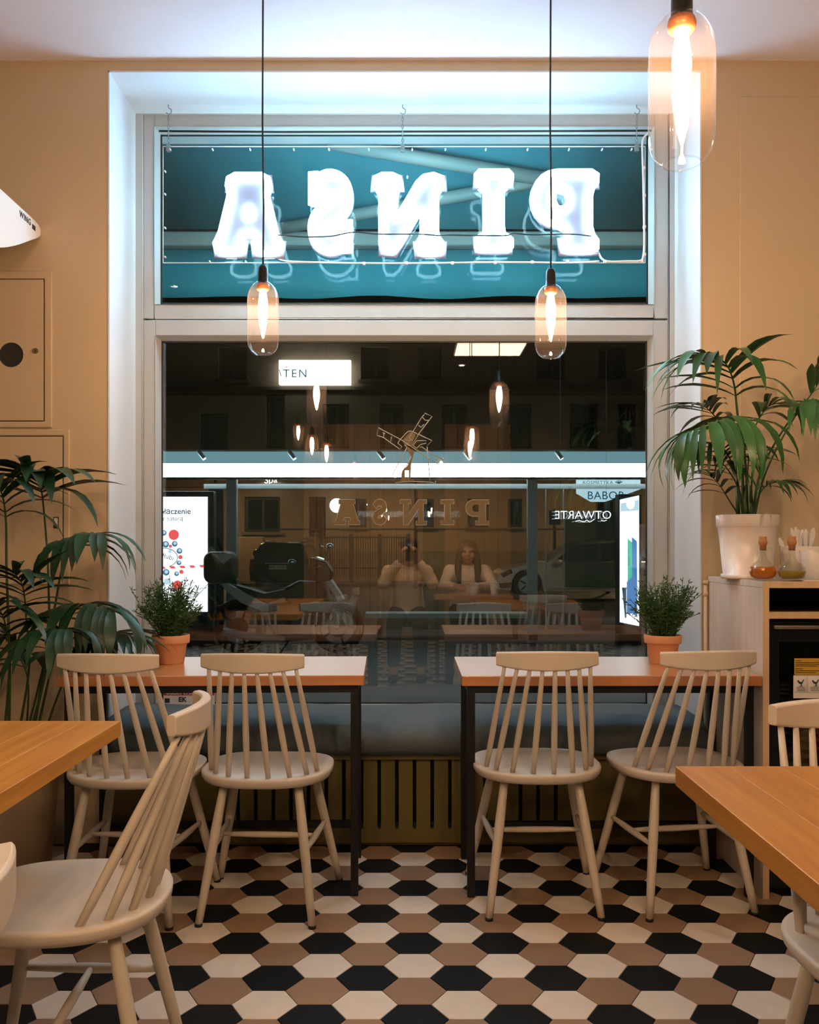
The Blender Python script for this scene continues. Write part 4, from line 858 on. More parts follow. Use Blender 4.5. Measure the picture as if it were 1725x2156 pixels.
# folding-arm awning above the window
YA, YF = 4.34, 5.0
zc = W(0, 297, 4.36).z; zf = W(0, 490, YF).z
aw = thing('awning', 'teal folding arm awning outside the transom window, lit by the neon', 'awning', (0, 4.3, zf-.3))
xa, xb = -1.75, 1.75
MB().rbox(xa, xb, 4.31, 4.42, zc, zc+.10, .02).build('cassette', 'awning_metal', aw)
g = MB(); n = 12; vs = []
for i in range(n+1):
    f = i/n; y = 4.40+(YF-4.40)*f; z = zc+.07+(zf+.02-zc-.07)*f-.02*math.sin(PI*f); vs += [(xa+.03, y, z), (xb-.03, y, z), (xa+.03, y, z+.003), (xb-.03, y, z+.003)]
fs = []
for i in range(n): a = i*4; c = a+4; fs += [(a, a+1, c+1, c), (a+2, c+2, c+3, a+3), (a, c, c+2, a+2), (a+1, a+3, c+3, c+1)]
g.add(vs, fs, True); g.build('fabric', 'teal_fabric', aw)
MB().rbox(xa, xb, YF-.03, YF+.05, W(0, 520, YF).z, zf, .012).build('front_bar', 'awning_metal', aw)
g = MB(); n = 60; vs = []
for i in range(n+1):
    x = xa+.03+(xb-xa-.06)*i/n; w_ = .012*math.sin(x*7)
    for (yy, z) in ((YF+.055, W(0, 519, YF).z), (YF+.060+w_, W(0, 570, YF).z), (YF+.058+w_*1.4, W(0, 620+2*math.sin(x*9), YF).z)): vs.append((x, yy, z))
g.add(vs, [(i*3+k, (i+1)*3+k, (i+1)*3+k+1, i*3+k+1) for i in range(n) for k in range(2)], True); vl = g.build('valance', 'teal_fabric', aw); s_ = vl.modifiers.new('thick', 'SOLIDIFY'); s_.thickness = .003
A0, A1, A2 = W(690, 300, 4.38), W(1150, 378, 4.57), W(560, 487, 4.90)
MB().tube([A0, A1], .034, 12).build('upper_arm', 'awning_metal', aw); MB().tube([A1, A2], .031, 12).build('forearm', 'awning_metal', aw); MB().ell(A1, .05, .05, .04).build('elbow_joint', 'awning_metal', aw)

# bus shelter
DS = 11.5
bs = thing('bus_shelter', 'glass bus shelter with a bright white lit roof edge', 'bus shelter', (0, DS, GZ))
a, c = W(180, 1005, DS), W(1520, 976, DS)
MB().box(a.x, c.x, DS-.02, DS+.10, a.z, c.z).build('lit_fascia', 'fascia', bs)
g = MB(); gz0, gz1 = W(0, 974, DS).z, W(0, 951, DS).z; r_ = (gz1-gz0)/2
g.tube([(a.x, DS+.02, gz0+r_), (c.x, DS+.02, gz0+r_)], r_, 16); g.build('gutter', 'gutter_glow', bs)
MB().box(a.x, c.x, DS-.03, DS+.06, gz1, gz1+.02).build('roof_edge', 'shelter_light', bs)
MB().box(a.x, c.x, DS+.1, DS+1.4, gz0-.02, gz0+.03).build('roof', 'shelter_dark', bs)
for u in (425, 615, 803, 985, 1178):
    p, q = W(u-7, 950, DS-.10), W(u+6, 966, DS-.14); MB().tube([p, q], .03, 4).build('roof_clip', 'shelter_light', bs)
b = MB(); p = W(0, 1008, DS); b.box(a.x, c.x, DS-.03, DS+.08, W(0, 1009, DS).z, W(0, 1005, DS).z); b.build('fascia_rail', 'shelter_dark', bs)
M['added_tube'] = emi('added_tube_glow', (0.75, 0.95, 1.0), LITBOX*6)
MB().tube([W(420, 1000, DS+.5), W(1300, 1000, DS+.5)], .03, 10).build('added_tube', 'added_tube', bs)  # tube added out of sight behind the fascia to light posts and bench
for u, w_ in ((487, 11), (1122, 10.5)):
    l, r = W(u-w_, 0, DS+.02), W(u+w_, 0, DS+.02); MB().box(l.x, r.x, DS+.02, DS+.12, GZ, W(0, 1008, DS).z).build('post', 'shelter_metal', bs, bevel=.01)
p = W(1123, 1342, DS); MB().box(p.x-.055, p.x+.055, DS-.01, DS+.02, p.z-.035, p.z+.035).build('post_box', 'shelter_dark', bs)
for v0, v1, m_ in ((1019, 1029, 'shelter_metal'), (1113, 1116, 'facade_dark')):
    a1, c1 = W(430 if v0 < 1100 else 560, v1, DS+.16), W(1366, v0, DS+.16); MB().box(a1.x, c1.x, DS+.14, DS+.18, a1.z, c1.z).build('glass_rail', m_, bs)
for u0_, u1_ in ((470, 476), (498, 800), (803, 1110), (1134, 1366)):
    a1, c1 = W(u0_, 1325, DS+.16), W(u1_, 1030, DS+.16); MB().box(a1.x, c1.x, DS+.155, DS+.165, a1.z, c1.z).build('glass_panel', 'shelter_glass', bs)
for u in (1150, 1187): a1, c1 = W(u-1, 1325, DS+.15), W(u+1, 1030, DS+.15); MB().box(a1.x, c1.x, DS+.14, DS+.17, a1.z, c1.z).build('glass_mullion', 'shelter_metal', bs)
a1, c1 = W(436, 1340, DS+.2), W(470, 1030, DS+.2); MB().box(a1.x+.02, c1.x, DS+.2, DS+.25, a1.z, c1.z).build('end_panel', 'shelter_dark', bs)
a1, c1 = W(1190, 1237, DS+.10), W(1320, 1078, DS+.10); MB().box(a1.x, c1.x, DS+.10, DS+.104, a1.z, c1.z).build('plastic_sheet', 'sheet', bs)
a1, c1 = W(770, 1300, DS+.6), W(1110, 1290, DS+.6)
MB().box(a1.x, c1.x, DS+.45, DS+.85, a1.z, c1.z).build('bench_seat', 'shelter_metal', bs)
for u in (800, 1085): p = W(u, 0, DS+.6); MB().box(p.x-.03, p.x+.03, DS+.55, DS+.7, GZ, a1.z).build('bench_leg', 'shelter_dark', bs)

# lit poster on the left
DL = 11.15
lb = thing('poster_lightbox', 'bright lit poster box with berries and Polish text at the left of the window', 'poster', W(388, 1300, DL))
a, c = W(286, 1300, DL), W(450, 1034, DL); MB().box(a.x, c.x, DL+.01, DL+.16, GZ, c.z).build('case', 'shelter_dark', lb, bevel=.01)
a, c = W(296, 1288, DL), W(437, 1046, DL); MB().box(a.x, c.x, DL, DL+.012, a.z, c.z).build('lit_face', 'poster', lb)
k = DL/F; yq = DL-.004
text('połączenie', 17*k, 'headline', 'ad_navy', lb, W(402, 1077, yq), align='RIGHT', bold=.25*k); text('e z naturą', 13*k, 'subline', 'ad_navy', lb, W(386, 1092, yq), align='RIGHT')
fr_ = [(345, 1122, 6, 'ad_berry'), (366, 1126, 11, 'ad_red'), (349, 1146, 7, 'ad_berry'), (368, 1145, 6, 'ad_berry'), (359, 1150, 3.5, 'ad_red'), (378, 1160, 6, 'ad_berry'), (358, 1161, 4, 'ad_pale'), (380, 1173, 4.5, 'ad_red'), (377, 1185, 5, 'ad_berry'), (350, 1205, 7, 'ad_berry'), (382, 1204, 4.5, 'ad_red'), (372, 1208, 5, 'ad_berry'), (352, 1224, 7, 'ad_pale'), (340, 1230, 6, 'ad_berry'), (374, 1232, 10, 'ad_red')]
for i, (u, v, r, m_) in enumerate(fr_):
    o = MB().disc(W(u, v, DL-.001), r*k, (0, -1, 0), 16, .003).build('berry_print', m_, lb)
    if m_ == 'ad_berry': MB().disc(W(u+.5, v-1, DL-.004), r*k*.55, (0, -1, 0), 12, .001).build('berry_bloom', 'ad_pale', lb)
cx_ = W(345, 1174, DL-.003); MB().tube([(cx_.x+29*k*math.cos(2*PI*i/40), DL-.003, cx_.z+20*k*math.sin(2*PI*i/40)) for i in range(40)], .8*k, 5, closed=True).build('oval_print', 'ad_navy', lb)
text('dłubi', 15*k, 'logo_text', 'ad_navy', lb, W(352, 1172, yq), right=(1, 0, -.25), up=(.25, 0, 1))
# barrier tape between poster and shelter post
tp = thing('barrier_tape', 'red and white barrier tape stretched in front of the lit poster', 'tape', W(388, 1200, DL-.010))
for i in range(12):
    f0, f1 = i/12, (i+1)/12; u0_, u1_ = 325+125*f0, 325+125*f1; va, vb = 1196-5*f0, 1196-5*f1
    q = [W(u0_, va-2.6, DL-.010), W(u1_, vb-2.6, DL-.010), W(u1_+4, vb+2.6, DL-.010), W(u0_+4, va+2.6, DL-.010)]; g = MB(); g.add([p for p in q]+[p+Vector((0, .004, 0)) for p in q], [(0, 1, 2, 3), (7, 6, 5, 4), (0, 4, 5, 1), (1, 5, 6, 2), (2, 6, 7, 3), (3, 7, 4, 0)]); g.build('tape_stripe', 'ad_red' if i % 2 else 'poster', tp)
# lit poster on the right, seen at an angle
D2 = 11.3
rb = thing('poster_lightbox', 'narrow lit poster box with blue and green stripes at the right of the window', 'poster', W(1328, 1320, D2))
a, c = W(1303, 1325, D2), W(1352, 1040, D2); MB().box(a.x, c.x, D2+.012, D2+.2, GZ, c.z).build('case', 'shelter_dark', rb, bevel=.01)
def rp(nm, q, m_, t): g = MB(); g.prism(q, lambda u, v, w_: W(u, v, D2)+Vector((0, w_, 0)), -t, .012-t); g.build(nm, m_, rb)
rp('lit_face', [(1306, 1052), (1346, 1043), (1346, 1318), (1306, 1310)], 'poster', 0)
rp('print_stripe', [(1322, 1134), (1331, 1142), (1331, 1290), (1322, 1290)], 'ad_green', .010); rp('print_stripe', [(1331, 1131), (1341, 1140), (1342, 1300), (1330, 1290)], 'ad_blue', .012); rp('print_stripe', [(1320, 1225), (1331, 1215), (1331, 1292), (1320, 1292)], 'ad_blue', .014)
rp('print_panel', [(1307, 1060), (1328, 1056), (1345, 1052), (1345, 1075), (1307, 1077)], 'ad_pale', .010); rp('print_panel', [(1307, 1237), (1310, 1237), (1316, 1300), (1319, 1302), (1319, 1237), (1320, 1240), (1320, 1237)], 'ad_navy', .011)
MB().ell(W(1328, 1060, D2-.02), 9*D2/F, .01, 12*D2/F).build('print_dot', 'poster', rb)

# motorcycle
DM = 10.45
mc = thing('motorcycle', 'dark motorcycle with a rear top case parked outside behind the left bar table', 'motorcycle', W(600, 1376, DM))
def ex(nm, q, t, m_, par=mc, bev=.012, dy=0.0):
    g = MB(); g.prism(q, lambda u, v, w_: W(u, v, DM)+Vector((0, w_+dy, 0)), -t, t); return g.build(nm, m_, par, bevel=bev)
for u in (505, 712):
    cc = W(u, 1320, DM); tr = MB().tube([(cc.x+.255*math.cos(2*PI*i/36), DM, cc.z+.255*math.sin(2*PI*i/36)) for i in range(36)], .048, 10, closed=True).build('tyre', 'rubber', mc)
    MB().tube([(cc.x+.20*math.cos(2*PI*i/36), DM, cc.z+.20*math.sin(2*PI*i/36)) for i in range(36)], .016, 8, closed=True).build('rim', 'shelter_dark', tr)
    for i in range(5):
        an = 2*PI*i/5; MB().tube([(cc.x, DM, cc.z), (cc.x+.2*math.cos(an), DM, cc.z+.2*math.sin(an))], .013, 6).build('spoke', 'shelter_dark', tr)
    MB().tube([(cc.x, DM-.06, cc.z), (cc.x, DM+.06, cc.z)], .035, 12).build('hub', 'bike_black', tr); MB().tube([(cc.x, DM-.052, cc.z), (cc.x, DM-.058, cc.z)], .11, 20).build('brake_disc', 'shelter_dark', tr)
tc_ = W(466, 1194, DM); MB().rbox(tc_.x-.17, tc_.x+.17, DM-.24, DM+.24, tc_.z-.185, tc_.z+.18, .10, 5).build('top_case', 'bike_black', mc)
g = MB(); g.prism([(447, 1166), (494, 1166), (470, 1188)], lambda u, v, w_: W(u, v, DM-.245)+Vector((0, w_, 0)), 0, .02); g.build('case_trim', 'bike_silver', mc)
ex('seat', [(470, 1222), (520, 1236), (560, 1248), (600, 1240), (612, 1252), (570, 1268), (500, 1250), (466, 1232)], .13, 'bike_black')
ex('side_panel', [(464, 1212), (478, 1222), (520, 1246), (571, 1272), (548, 1283), (512, 1268), (482, 1243), (470, 1228)], .155, 'bike_silver')
ex('fuel_tank', [(598, 1238), (630, 1222), (668, 1224), (692, 1240), (688, 1262), (640, 1276), (602, 1264)], .13, 'bike_black', bev=.04)
ex('lower_fairing', [(570, 1270), (690, 1258), (712, 1272), (690, 1300), (660, 1345), (590, 1350), (566, 1310)], .14, 'bike_black', bev=.03)
ex('front_fairing', [(686, 1216), (698, 1218), (720, 1252), (726, 1262), (712, 1266), (704, 1250), (690, 1232)], .12, 'bike_silver')
ex('front_cowl', [(655, 1172), (690, 1182), (705, 1205), (700, 1222), (668, 1226), (650, 1200)], .14, 'bike_black', bev=.03)
ex('rear_fender', [(452, 1300), (462, 1276), (490, 1262), (520, 1262), (520, 1268), (492, 1270), (468, 1284), (458, 1302)], .06, 'bike_black', bev=.004)
ex('front_fender', [(690, 1272), (715, 1264), (745, 1276), (760, 1300), (756, 1302), (738, 1280), (714, 1272), (694, 1278)], .06, 'bike_black', bev=.004)
MB().box(W(585, 0, DM).x, W(665, 0, DM).x, DM-.16, DM+.16, W(0, 1345, DM).z, W(0, 1290, DM).z).build('engine', 'shelter_dark', mc, bevel=.02)
MB().tube([W(600, 1345, DM-.17), W(540, 1342, DM-.19), W(470, 1330, DM-.20)], [.03, .045, .05], 12).build('exhaust', 'bike_silver', mc)
for dy in (-.1, .1): MB().tube([W(688, 1222, DM)+Vector((0, dy, 0)), W(712, 1320, DM)+Vector((0, dy, 0))], .022, 10).build('fork', 'bike_silver', mc)
MB().tube([W(672, 1196, DM)+Vector((0, -.36, 0)), W(680, 1190, DM), W(672, 1196, DM)+Vector((0, .36, 0))], .014, 8).build('handlebar', 'bike_black', mc)
g = MB(); g.prism([(668, 1172), (690, 1180), (668, 1118), (664, 1120)], lambda u, v, w_: W(u, v, DM)+Vector((0, w_, 0)), -.17, .17); g.build('windscreen', 'shelter_glass', mc)
for dy, (u, v) in ((-.30, (622, 1183)), (.30, (690, 1150))):
    q = W(u, v, DM)+Vector((0, dy, 0)); mr_ = MB().tube([W(672, 1195, DM)+Vector((0, dy, 0)), q], .008, 6).build('mirror_stalk', 'bike_black', mc); MB().ell(q, .045, .02, .035).build('mirror_head', 'mirror', mr_)
g = W(625, 1376, DM); MB().tube([W(610, 1345, DM-.1), W(590, 1376, DM-.22)], .012, 8).build('kickstand', 'bike_black', mc)
MB().box(W(460, 0, DM).x, W(500, 0, DM).x, DM-.06, DM+.06, W(0, 1240, DM).z, W(0, 1222, DM).z).build('case_rack', 'bike_black', mc)
# dark off-roader seen from behind
DV = 27.0
sv = thing('parked_suv', 'black off-road car parked across the road, seen from behind', 'car', W(592, 1238, DV))
kk = DV/F
def sec(q, y0, y1, nm, m_, bev=.05, par=sv):
    g = MB(); g.prism(q, lambda u, v, w_: W(592, 0, DV)*1.0+Vector(((u-592)*kk, w_, 0))+Vector((0, -DV*0, CZ+(HZ-v)*kk-(CZ+HZ*kk)+0)), y0, y1); return g.build(nm, m_, par, bevel=bev)
def SV(u, v, dy=0.0): return Vector(((u-862.5)*kk, DV+dy, CZ+(HZ-v)*kk))
def sx_(q, y0, y1, nm, m_, bev=.04, par=sv): g = MB(); g.prism(q, lambda u, v, w_: SV(u, v, w_), y0, y1); return g.build(nm, m_, par, bevel=bev)
sx_([(526, 1222), (524, 1196), (530, 1176), (654, 1176), (660, 1196), (658, 1222), (640, 1228), (544, 1228)], 0, 3.7, 'body', 'car_black', .10)
sx_([(532, 1177), (546, 1146), (556, 1142), (628, 1142), (638, 1146), (652, 1177)], .06, 2.9, 'cabin', 'car_black', .08)
sx_([(543, 1174), (552, 1149), (632, 1149), (641, 1174)], .02, .06, 'rear_window', 'dark_pane', .01)
sx_([(527, 1212), (657, 1212), (657, 1224), (527, 1224)], -.08, 0, 'bumper', 'car_black', .03)
for q in ([(527, 1178), (535, 1178), (533, 1204), (526, 1204)], [(649, 1178), (657, 1178), (658, 1204), (651, 1204)]): sx_(q, -.03, 0, 'tail_light', 'lens_red', .01)
pl = sx_([(567, 1190), (604, 1190), (604, 1199), (567, 1199)], -.035, -.005, 'number_plate', 'white_plastic', 0); text('WH 37831', 8.5*kk, 'plate_text', 'print', pl, SV(585.5, 1194.5, -.045), bold=.02*kk)
sx_([(558, 1185), (612, 1185), (612, 1187), (558, 1187)], -.05, 0, 'tailgate_trim', 'alloy', 0)
for u in (553, 631): MB().tube([SV(u, 1139, .3), SV(u, 1139, 2.3)], .03, 8).build('roof_rail', 'alloy', sv)
MB().ell(SV(524, 1166, 1.6), .16, .1, .14).build('wing_mirror', 'car_black', sv)
for u in (540, 644):
    for dy in (.75, 3.4): MB().tube([SV(u-8, 1214, dy), SV(u+8, 1214, dy)], .36, 18).build('wheel', 'rubber', sv)
# silver car in profile
DC = 22.0; kc = DC/F
cr = thing('parked_car', 'silver car parked across the road, its front half showing left of the plastic sheet', 'car', W(1220, 1257, DC))
def CVp(u, v, dy=0.0): return Vector(((u-862.5)*kc, DC+dy, CZ+(HZ-v)*kc))
def cx2(q, y0, y1, nm, m_, bev=.03, par=cr): g = MB(); g.prism(q, lambda u, v, w_: CVp(u, v, w_), y0, y1); return g.build(nm, m_, par, bevel=bev)
arch = lambda u, r, n=10: [(u+r*math.cos(PI*i/n), 1231-r*math.sin(PI*i/n)) for i in range(n+1)]
cx2([(1048, 1240), (1046, 1222), (1050, 1208), (1062, 1200), (1100, 1190), (1150, 1185), (1190, 1183), (1400, 1182), (1420, 1200), (1424, 1240), (1402, 1244)]+[(u, v) for u, v in arch(1362, 32)]+[(1330, 1246), (1145, 1246)]+[(u, v) for u, v in arch(1110, 32)]+[(1076, 1244)], 0, 1.75, 'body', 'car_silver', .06)
cx2([(1148, 1186), (1200, 1150), (1222, 1140), (1300, 1137), (1350, 1150), (1390, 1183)], .12, 1.63, 'cabin', 'car_silver', .08)
cx2([(1168, 1182), (1206, 1154), (1224, 1146), (1262, 1144), (1262, 1182)], .09, .12, 'side_window', 'dark_pane', .01); cx2([(1268, 1182), (1268, 1144), (1300, 1143), (1340, 1156), (1368, 1182)], .09, .12, 'side_window', 'dark_pane', .01)
for u in (1110, 1362):
    wv = MB().tube([CVp(u, 1231, -.01), CVp(u, 1231, .22)], .325, 24).build('wheel', 'rubber', cr); MB().tube([CVp(u, 1231, -.03), CVp(u, 1231, -.01)], .215, 20).build('rim', 'alloy', wv)
    for i in range(5): an = 2*PI*i/5; p = CVp(u, 1231, -.034); MB().tube([p+Vector((.04*math.cos(an), 0, .04*math.sin(an))), p+Vector((.19*math.cos(an+.1), 0, .19*math.sin(an+.1)))], .02, 5).build('rim_gap', 'rubber', wv)
    MB().tube([CVp(u, 1231, 1.53), CVp(u, 1231, 1.76)], .325, 24).build('wheel', 'rubber', cr)
cx2([(1054, 1208), (1076, 1198), (1080, 1206), (1060, 1216)], -.02, .05, 'headlight', 'dark_pane', .01); cx2([(1050, 1228), (1078, 1226), (1074, 1238), (1054, 1238)], -.02, .05, 'air_intake', 'print', .01)
cx2([(1160, 1238), (1328, 1236), (1330, 1239), (1160, 1241)], -.015, .02, 'sill_trim', 'alloy', 0); MB().ell(CVp(1176, 1183, -.06), .12, .07, .07).build('wing_mirror', 'car_silver', cr)

# house across the road
DB_ = 33.0; kb_ = DB_/F
hs = thing('apartment_house', 'plastered house across the road with dark shuttered windows', 'building', (0, DB_, 0))
def HP(u, v, dy=0.0): return Vector(((u-862.5)*kb_, DB_+dy, CZ+(HZ-v)*kb_))
openings = [(515, 590, 1046, 1120), (650, 686, 1046, 1130), (735, 772, 1050, 1110), (878, 914, 1050, 1110), (985, 1030, 1050, 1110), (1070, 1100, 1050, 1110), (1255, 1300, 1050, 1140), (380, 440, 1046, 1120),
            (420, 480, 870, 960), (560, 600, 830, 945), (680, 735, 850, 945), (800, 850, 850, 945), (930, 985, 850, 945), (1060, 1120, 850, 945), (1200, 1260, 850, 945), (1300, 1340, 850, 945),
            (460, 520, 730, 800), (760, 820, 730, 800), (880, 930, 730, 800), (1130, 1190, 730, 800), (1260, 1320, 730, 800)]
A_, C_ = HP(-40, 1240), HP(1760, 560)
g = MB(); g.prism([(A_.x, -.2), (C_.x, -.2), (C_.x, C_.z), (A_.x, C_.z)], lambda x, z, t_: Vector((x, DB_+t_, z)), 0, .6, [[(HP(a0, 0).x, HP(0, b1).z), (HP(a1, 0).x, HP(0, b1).z), (HP(a1, 0).x, HP(0, b0).z), (HP(a0, 0).x, HP(0, b0).z)] for a0, a1, b0, b1 in openings])
g.build('facade_wall', 'facade', hs)
for a0, a1, b0, b1 in openings:
    p, q = HP(a0, b1), HP(a1, b0); wv = MB().prism([(p.x, p.z), (q.x, p.z), (q.x, q.z), (p.x, q.z)], lambda x, z, t_: Vector((x, t_, z)), DB_+.18, DB_+.30, [[(p.x+.1, p.z+.1), (q.x-.1, p.z+.1), (q.x-.1, q.z-.1), (p.x+.1, q.z-.1)]]).build('window', 'shutter', hs)
    MB().box(p.x+.1, q.x-.1, DB_+.24, DB_+.26, p.z+.1, q.z-.1).build('pane', 'dark_pane', wv); xm = (p.x+q.x)/2; MB().box(xm-.04, xm+.04, DB_+.2, DB_+.24, p.z+.1, q.z-.1).build('mullion', 'shutter', wv)
    MB().box(p.x-.1, q.x+.1, DB_-.12, DB_+.18, p.z-.10, p.z).build('window_sill', 'facade_dark', hs)
for v0, v1, pr2 in ((1015, 1026, .16), (815, 822, .14), (1160, 1240, .06)):
    p, q = HP(-40, v1), HP(1760, v0); MB().box(p.x, q.x, DB_-pr2, DB_, p.z, q.z).build('cornice', 'facade_dark', hs)
# fence in front of it
DF = 31.0; kf = DF/F
fn_ = thing('iron_fence', 'dark iron bar fence in front of the house across the road', 'fence', W(700, 1230, DF))
def FP(u, v, dy=0.0): return Vector(((u-862.5)*kf, DF+dy, CZ+(HZ-v)*kf))
for v in (1132, 1196): p, q = FP(676, v+1.5), FP(860, v-1.5); MB().box(p.x, q.x, DF-.03, DF+.03, p.z, q.z).build('rail', 'shutter', fn_)
for u in (676, 740, 800, 860): p = FP(u, 0); MB().box(p.x-.06, p.x+.06, DF-.06, DF+.06, GZ, FP(0, 1124).z).build('post', 'shutter', fn_)
g = MB(); u = 680
while u < 858: p = FP(u, 0); g.box(p.x-.012, p.x+.012, DF-.012, DF+.012, FP(0, 1215).z, FP(0, 1127).z); u += 5
o = g.build('fence_bars', 'shutter', fn_); o['kind'] = 'stuff'
p, q = FP(498, 1200), FP(552, 1130); tag(MB().box(p.x, q.x, DF+.3, DF+.5, GZ, q.z).build('gate_panel', 'facade', bevel=.02), 'brown gate panel left of the black off-road car', 'gate')
# lit signs over there
sg = thing('lit_shop_sign', 'white lit sign reading TEN on the house across the road', 'sign', HP(665, 812, -.3))
p, q = HP(590, 812), HP(740, 762); MB().box(p.x, q.x, DB_-.34, DB_-.05, p.z, q.z).build('light_box', 'globe', sg)
text('TEN', 24*kb_, 'sign_text', 'ad_navy', sg, HP(624, 791, -.36), font_space=1.25); t2 = HP(606, 777, -.36); MB().disc(t2, 1.2*kb_, (0, -1, 0), 10, .01).build('accent_dot', 'ad_navy', sg)
g = MB(); g.tube([HP(591, 782, -.36), HP(595, 796, -.36)], .9*kb_, 5); g.build('sign_mark', 'ad_navy', sg); MB().box(HP(660, 0).x-.1, HP(660, 0).x+.1, DB_-.05, DB_, p.z+.2, q.z-.2).build('wall_bracket', 'shutter', sg)
DK = 26.0; kq = DK/F
def KP(u, v, dy=0.0): return Vector(((u-862.5)*kq, DK+dy, CZ+(HZ-v)*kq))
ks = thing('cosmetics_sign', 'pale blue lit KOSMETYKA sign behind the bus shelter at right', 'sign', KP(1282, 1055))
MB().prism([(1216, 985), (1349, 985), (1349, 1030), (1306, 1046), (1276, 1056), (1247, 1056), (1216, 1038)], lambda u, v, t_: KP(u, v, t_), 0, .2).build('light_box', 'ad_pale', ks)
text('KOSMETYKA', 10*kq, 'sign_text', 'ad_navy', ks, KP(1259, 1016, -.02), font_space=1.15); text('BABOR', 24*kq, 'sign_text', 'ad_navy', ks, KP(1276, 1044, -.02), font_space=1.05)
g = MB()
for an in (-60, -30, 0, 30, 60): q = KP(1303, 1018, -.02); g.tube([q, q+Vector((math.sin(math.radians(an))*9*kq, 0, math.cos(math.radians(an))*7*kq))], .9*kq, 5)
g.build('flower_print', 'ad_navy', ks); MB().tube([KP(1282, 1056, .1), Vector((KP(1282, 0).x, DK+.1, GZ-.1))], .06, 8).build('sign_post', 'shutter', ks)
sp = thing('spa_sign', 'small white Spa script sign under the shelter roof', 'sign', HP(572, 1024, -.3))
text('Spa', 20*kb_, 'sign_text', 'globe', sp, HP(573, 1012, -.30), right=(1, 0, .08)); p, q = HP(552, 1024), HP(594, 1021); MB().box(p.x, q.x, DB_-.3, DB_-.0, p.z, q.z).build('underline', 'globe', sp)
gl = thing('globe_lamp', 'round white globe lamp just behind the lettering on the glass', 'lamp', HP(712, 1082, -.6))
MB().ell(HP(712, 1066, -.6), 15*kb_, 15*kb_, 15*kb_).build('globe', 'globe', gl); MB().tube([HP(712, 1066, -.6), HP(712, 1066, 0)], .05, 8).build('bracket', 'shutter', gl)
# road sign and street lamps
rs_ = thing('road_sign', 'dark road sign on a thin pole right of the shelter post', 'sign', Vector((W(1168, 0, 29).x, 29, GZ)))
q = W(1168, 1092, 29); MB().tube([(q.x, 29, GZ-.0), (q.x, 29, q.z+.3)], .05, 8).build('pole', 'shutter', rs_); MB().box(q.x-.18, q.x+.18, 28.93, 28.95, q.z-.2, q.z+.25).build('plate', 'shutter', rs_)
for i, (x, y, lab) in enumerate(((-6.2, 29.3, 'left'), (7.0, 29.3, 'right'), (.2, 29.3, 'middle'))):
    sl_ = thing('street_lamp', 'street lamp across the road behind the shelter roof, %s one of three' % lab, 'street lamp', (x, y, GZ-.1), 'street lamps')
    hz_ = 3.45
    MB().tube([(x, y, GZ-.1), (x, y, hz_), (x, y+.2, hz_+.22), (x, y+.7, hz_+.26)], [.07, .05, .04, .04], 10).build('pole', 'shutter', sl_)
    MB().rbox(x-.18, x+.18, y+.6, y+1.2, hz_+.22, hz_+.36, .05).build('lamp_head', 'shutter', sl_); MB().box(x-.12, x+.12, y+.7, y+1.1, hz_+.19, hz_+.22).build('lamp_lens', 'street_glow', sl_)

x, y = 8.6, 15.5; sl_ = thing('street_lamp', 'tall unseen street lamp added beyond the right picture edge to light the silver car', 'street lamp', (x, y, GZ-.1), 'street lamps')  # lamp added out of view so the silver car is lit
MB().tube([(x, y, GZ-.1), (x, y, 5.6), (x-.3, y+.3, 5.9), (x-.9, y+.9, 6.0)], [.09, .06, .05, .05], 10).build('pole', 'shutter', sl_)
MB().rbox(x-1.5, x-.8, y+.8, y+1.4, 5.94, 6.08, .05).build('lamp_head', 'shutter', sl_); MB().box(x-1.4, x-.9, y+.85, y+1.35, 5.91, 5.94).build('lamp_lens', 'street_glow', sl_)
# ------------------------------------------------------------------ the two guests mirrored in the window
M['skin'] = mat('skin', (0.48, 0.26, 0.17), 0.5, var=0.06, scale=12)
M['hair_black'] = mat('black_hair', (0.010, 0.008, 0.007), 0.4, var=0.3, scale=60, stretch=(6, 6, 1))
M['hair_brown'] = mat('brown_hair', (0.045, 0.018, 0.010), 0.4, var=0.3, scale=60, stretch=(6, 6, 1))
M['sweater'] = mat('cream_sweater', (0.84, 0.60, 0.42), 0.9, var=0.1, scale=30, bump=0.4, bscale=200)
M['sweater2'] = mat('pale_knit', (0.82, 0.66, 0.52), 0.9, var=0.1, scale=30, bump=0.4, bscale=200)
M['trousers'] = mat('dark_trousers', (0.015, 0.017, 0.022), 0.8)
M['eye'] = mat('eye', (0.02, 0.015, 0.012), 0.2); M['lip'] = mat('lip', (0.34, 0.11, 0.09), 0.5)
def cap(b, pts, rs, seg=14):
    pts = [Vector(p) for p in pts]; b.tube(pts, rs, seg)
    for p, r in zip(pts, rs): b.ell(p, r, r, r, seg, 8)
def fused(b, name, m, parent, vox=.006, it=4):
    me, c = b.mesh(name); t = bpy.data.objects.new('tmp', me); COL.objects.link(t)
    r = t.modifiers.new('r', 'REMESH'); r.mode = 'VOXEL'; r.voxel_size = vox; r.use_smooth_shade = True
    s_ = t.modifiers.new('s', 'SMOOTH'); s_.iterations = it; s_.factor = .5
    out = bpy.data.meshes.new_from_object(t.evaluated_get(bpy.context.evaluated_depsgraph_get())); bpy.data.objects.remove(t)
    out.name = name; out.materials.clear(); out.materials.append(M[m]); out.polygons.foreach_set('use_smooth', [True]*len(out.polygons))
    o = bpy.data.objects.new(name, out); COL.objects.link(o); place(o, c, parent); return o
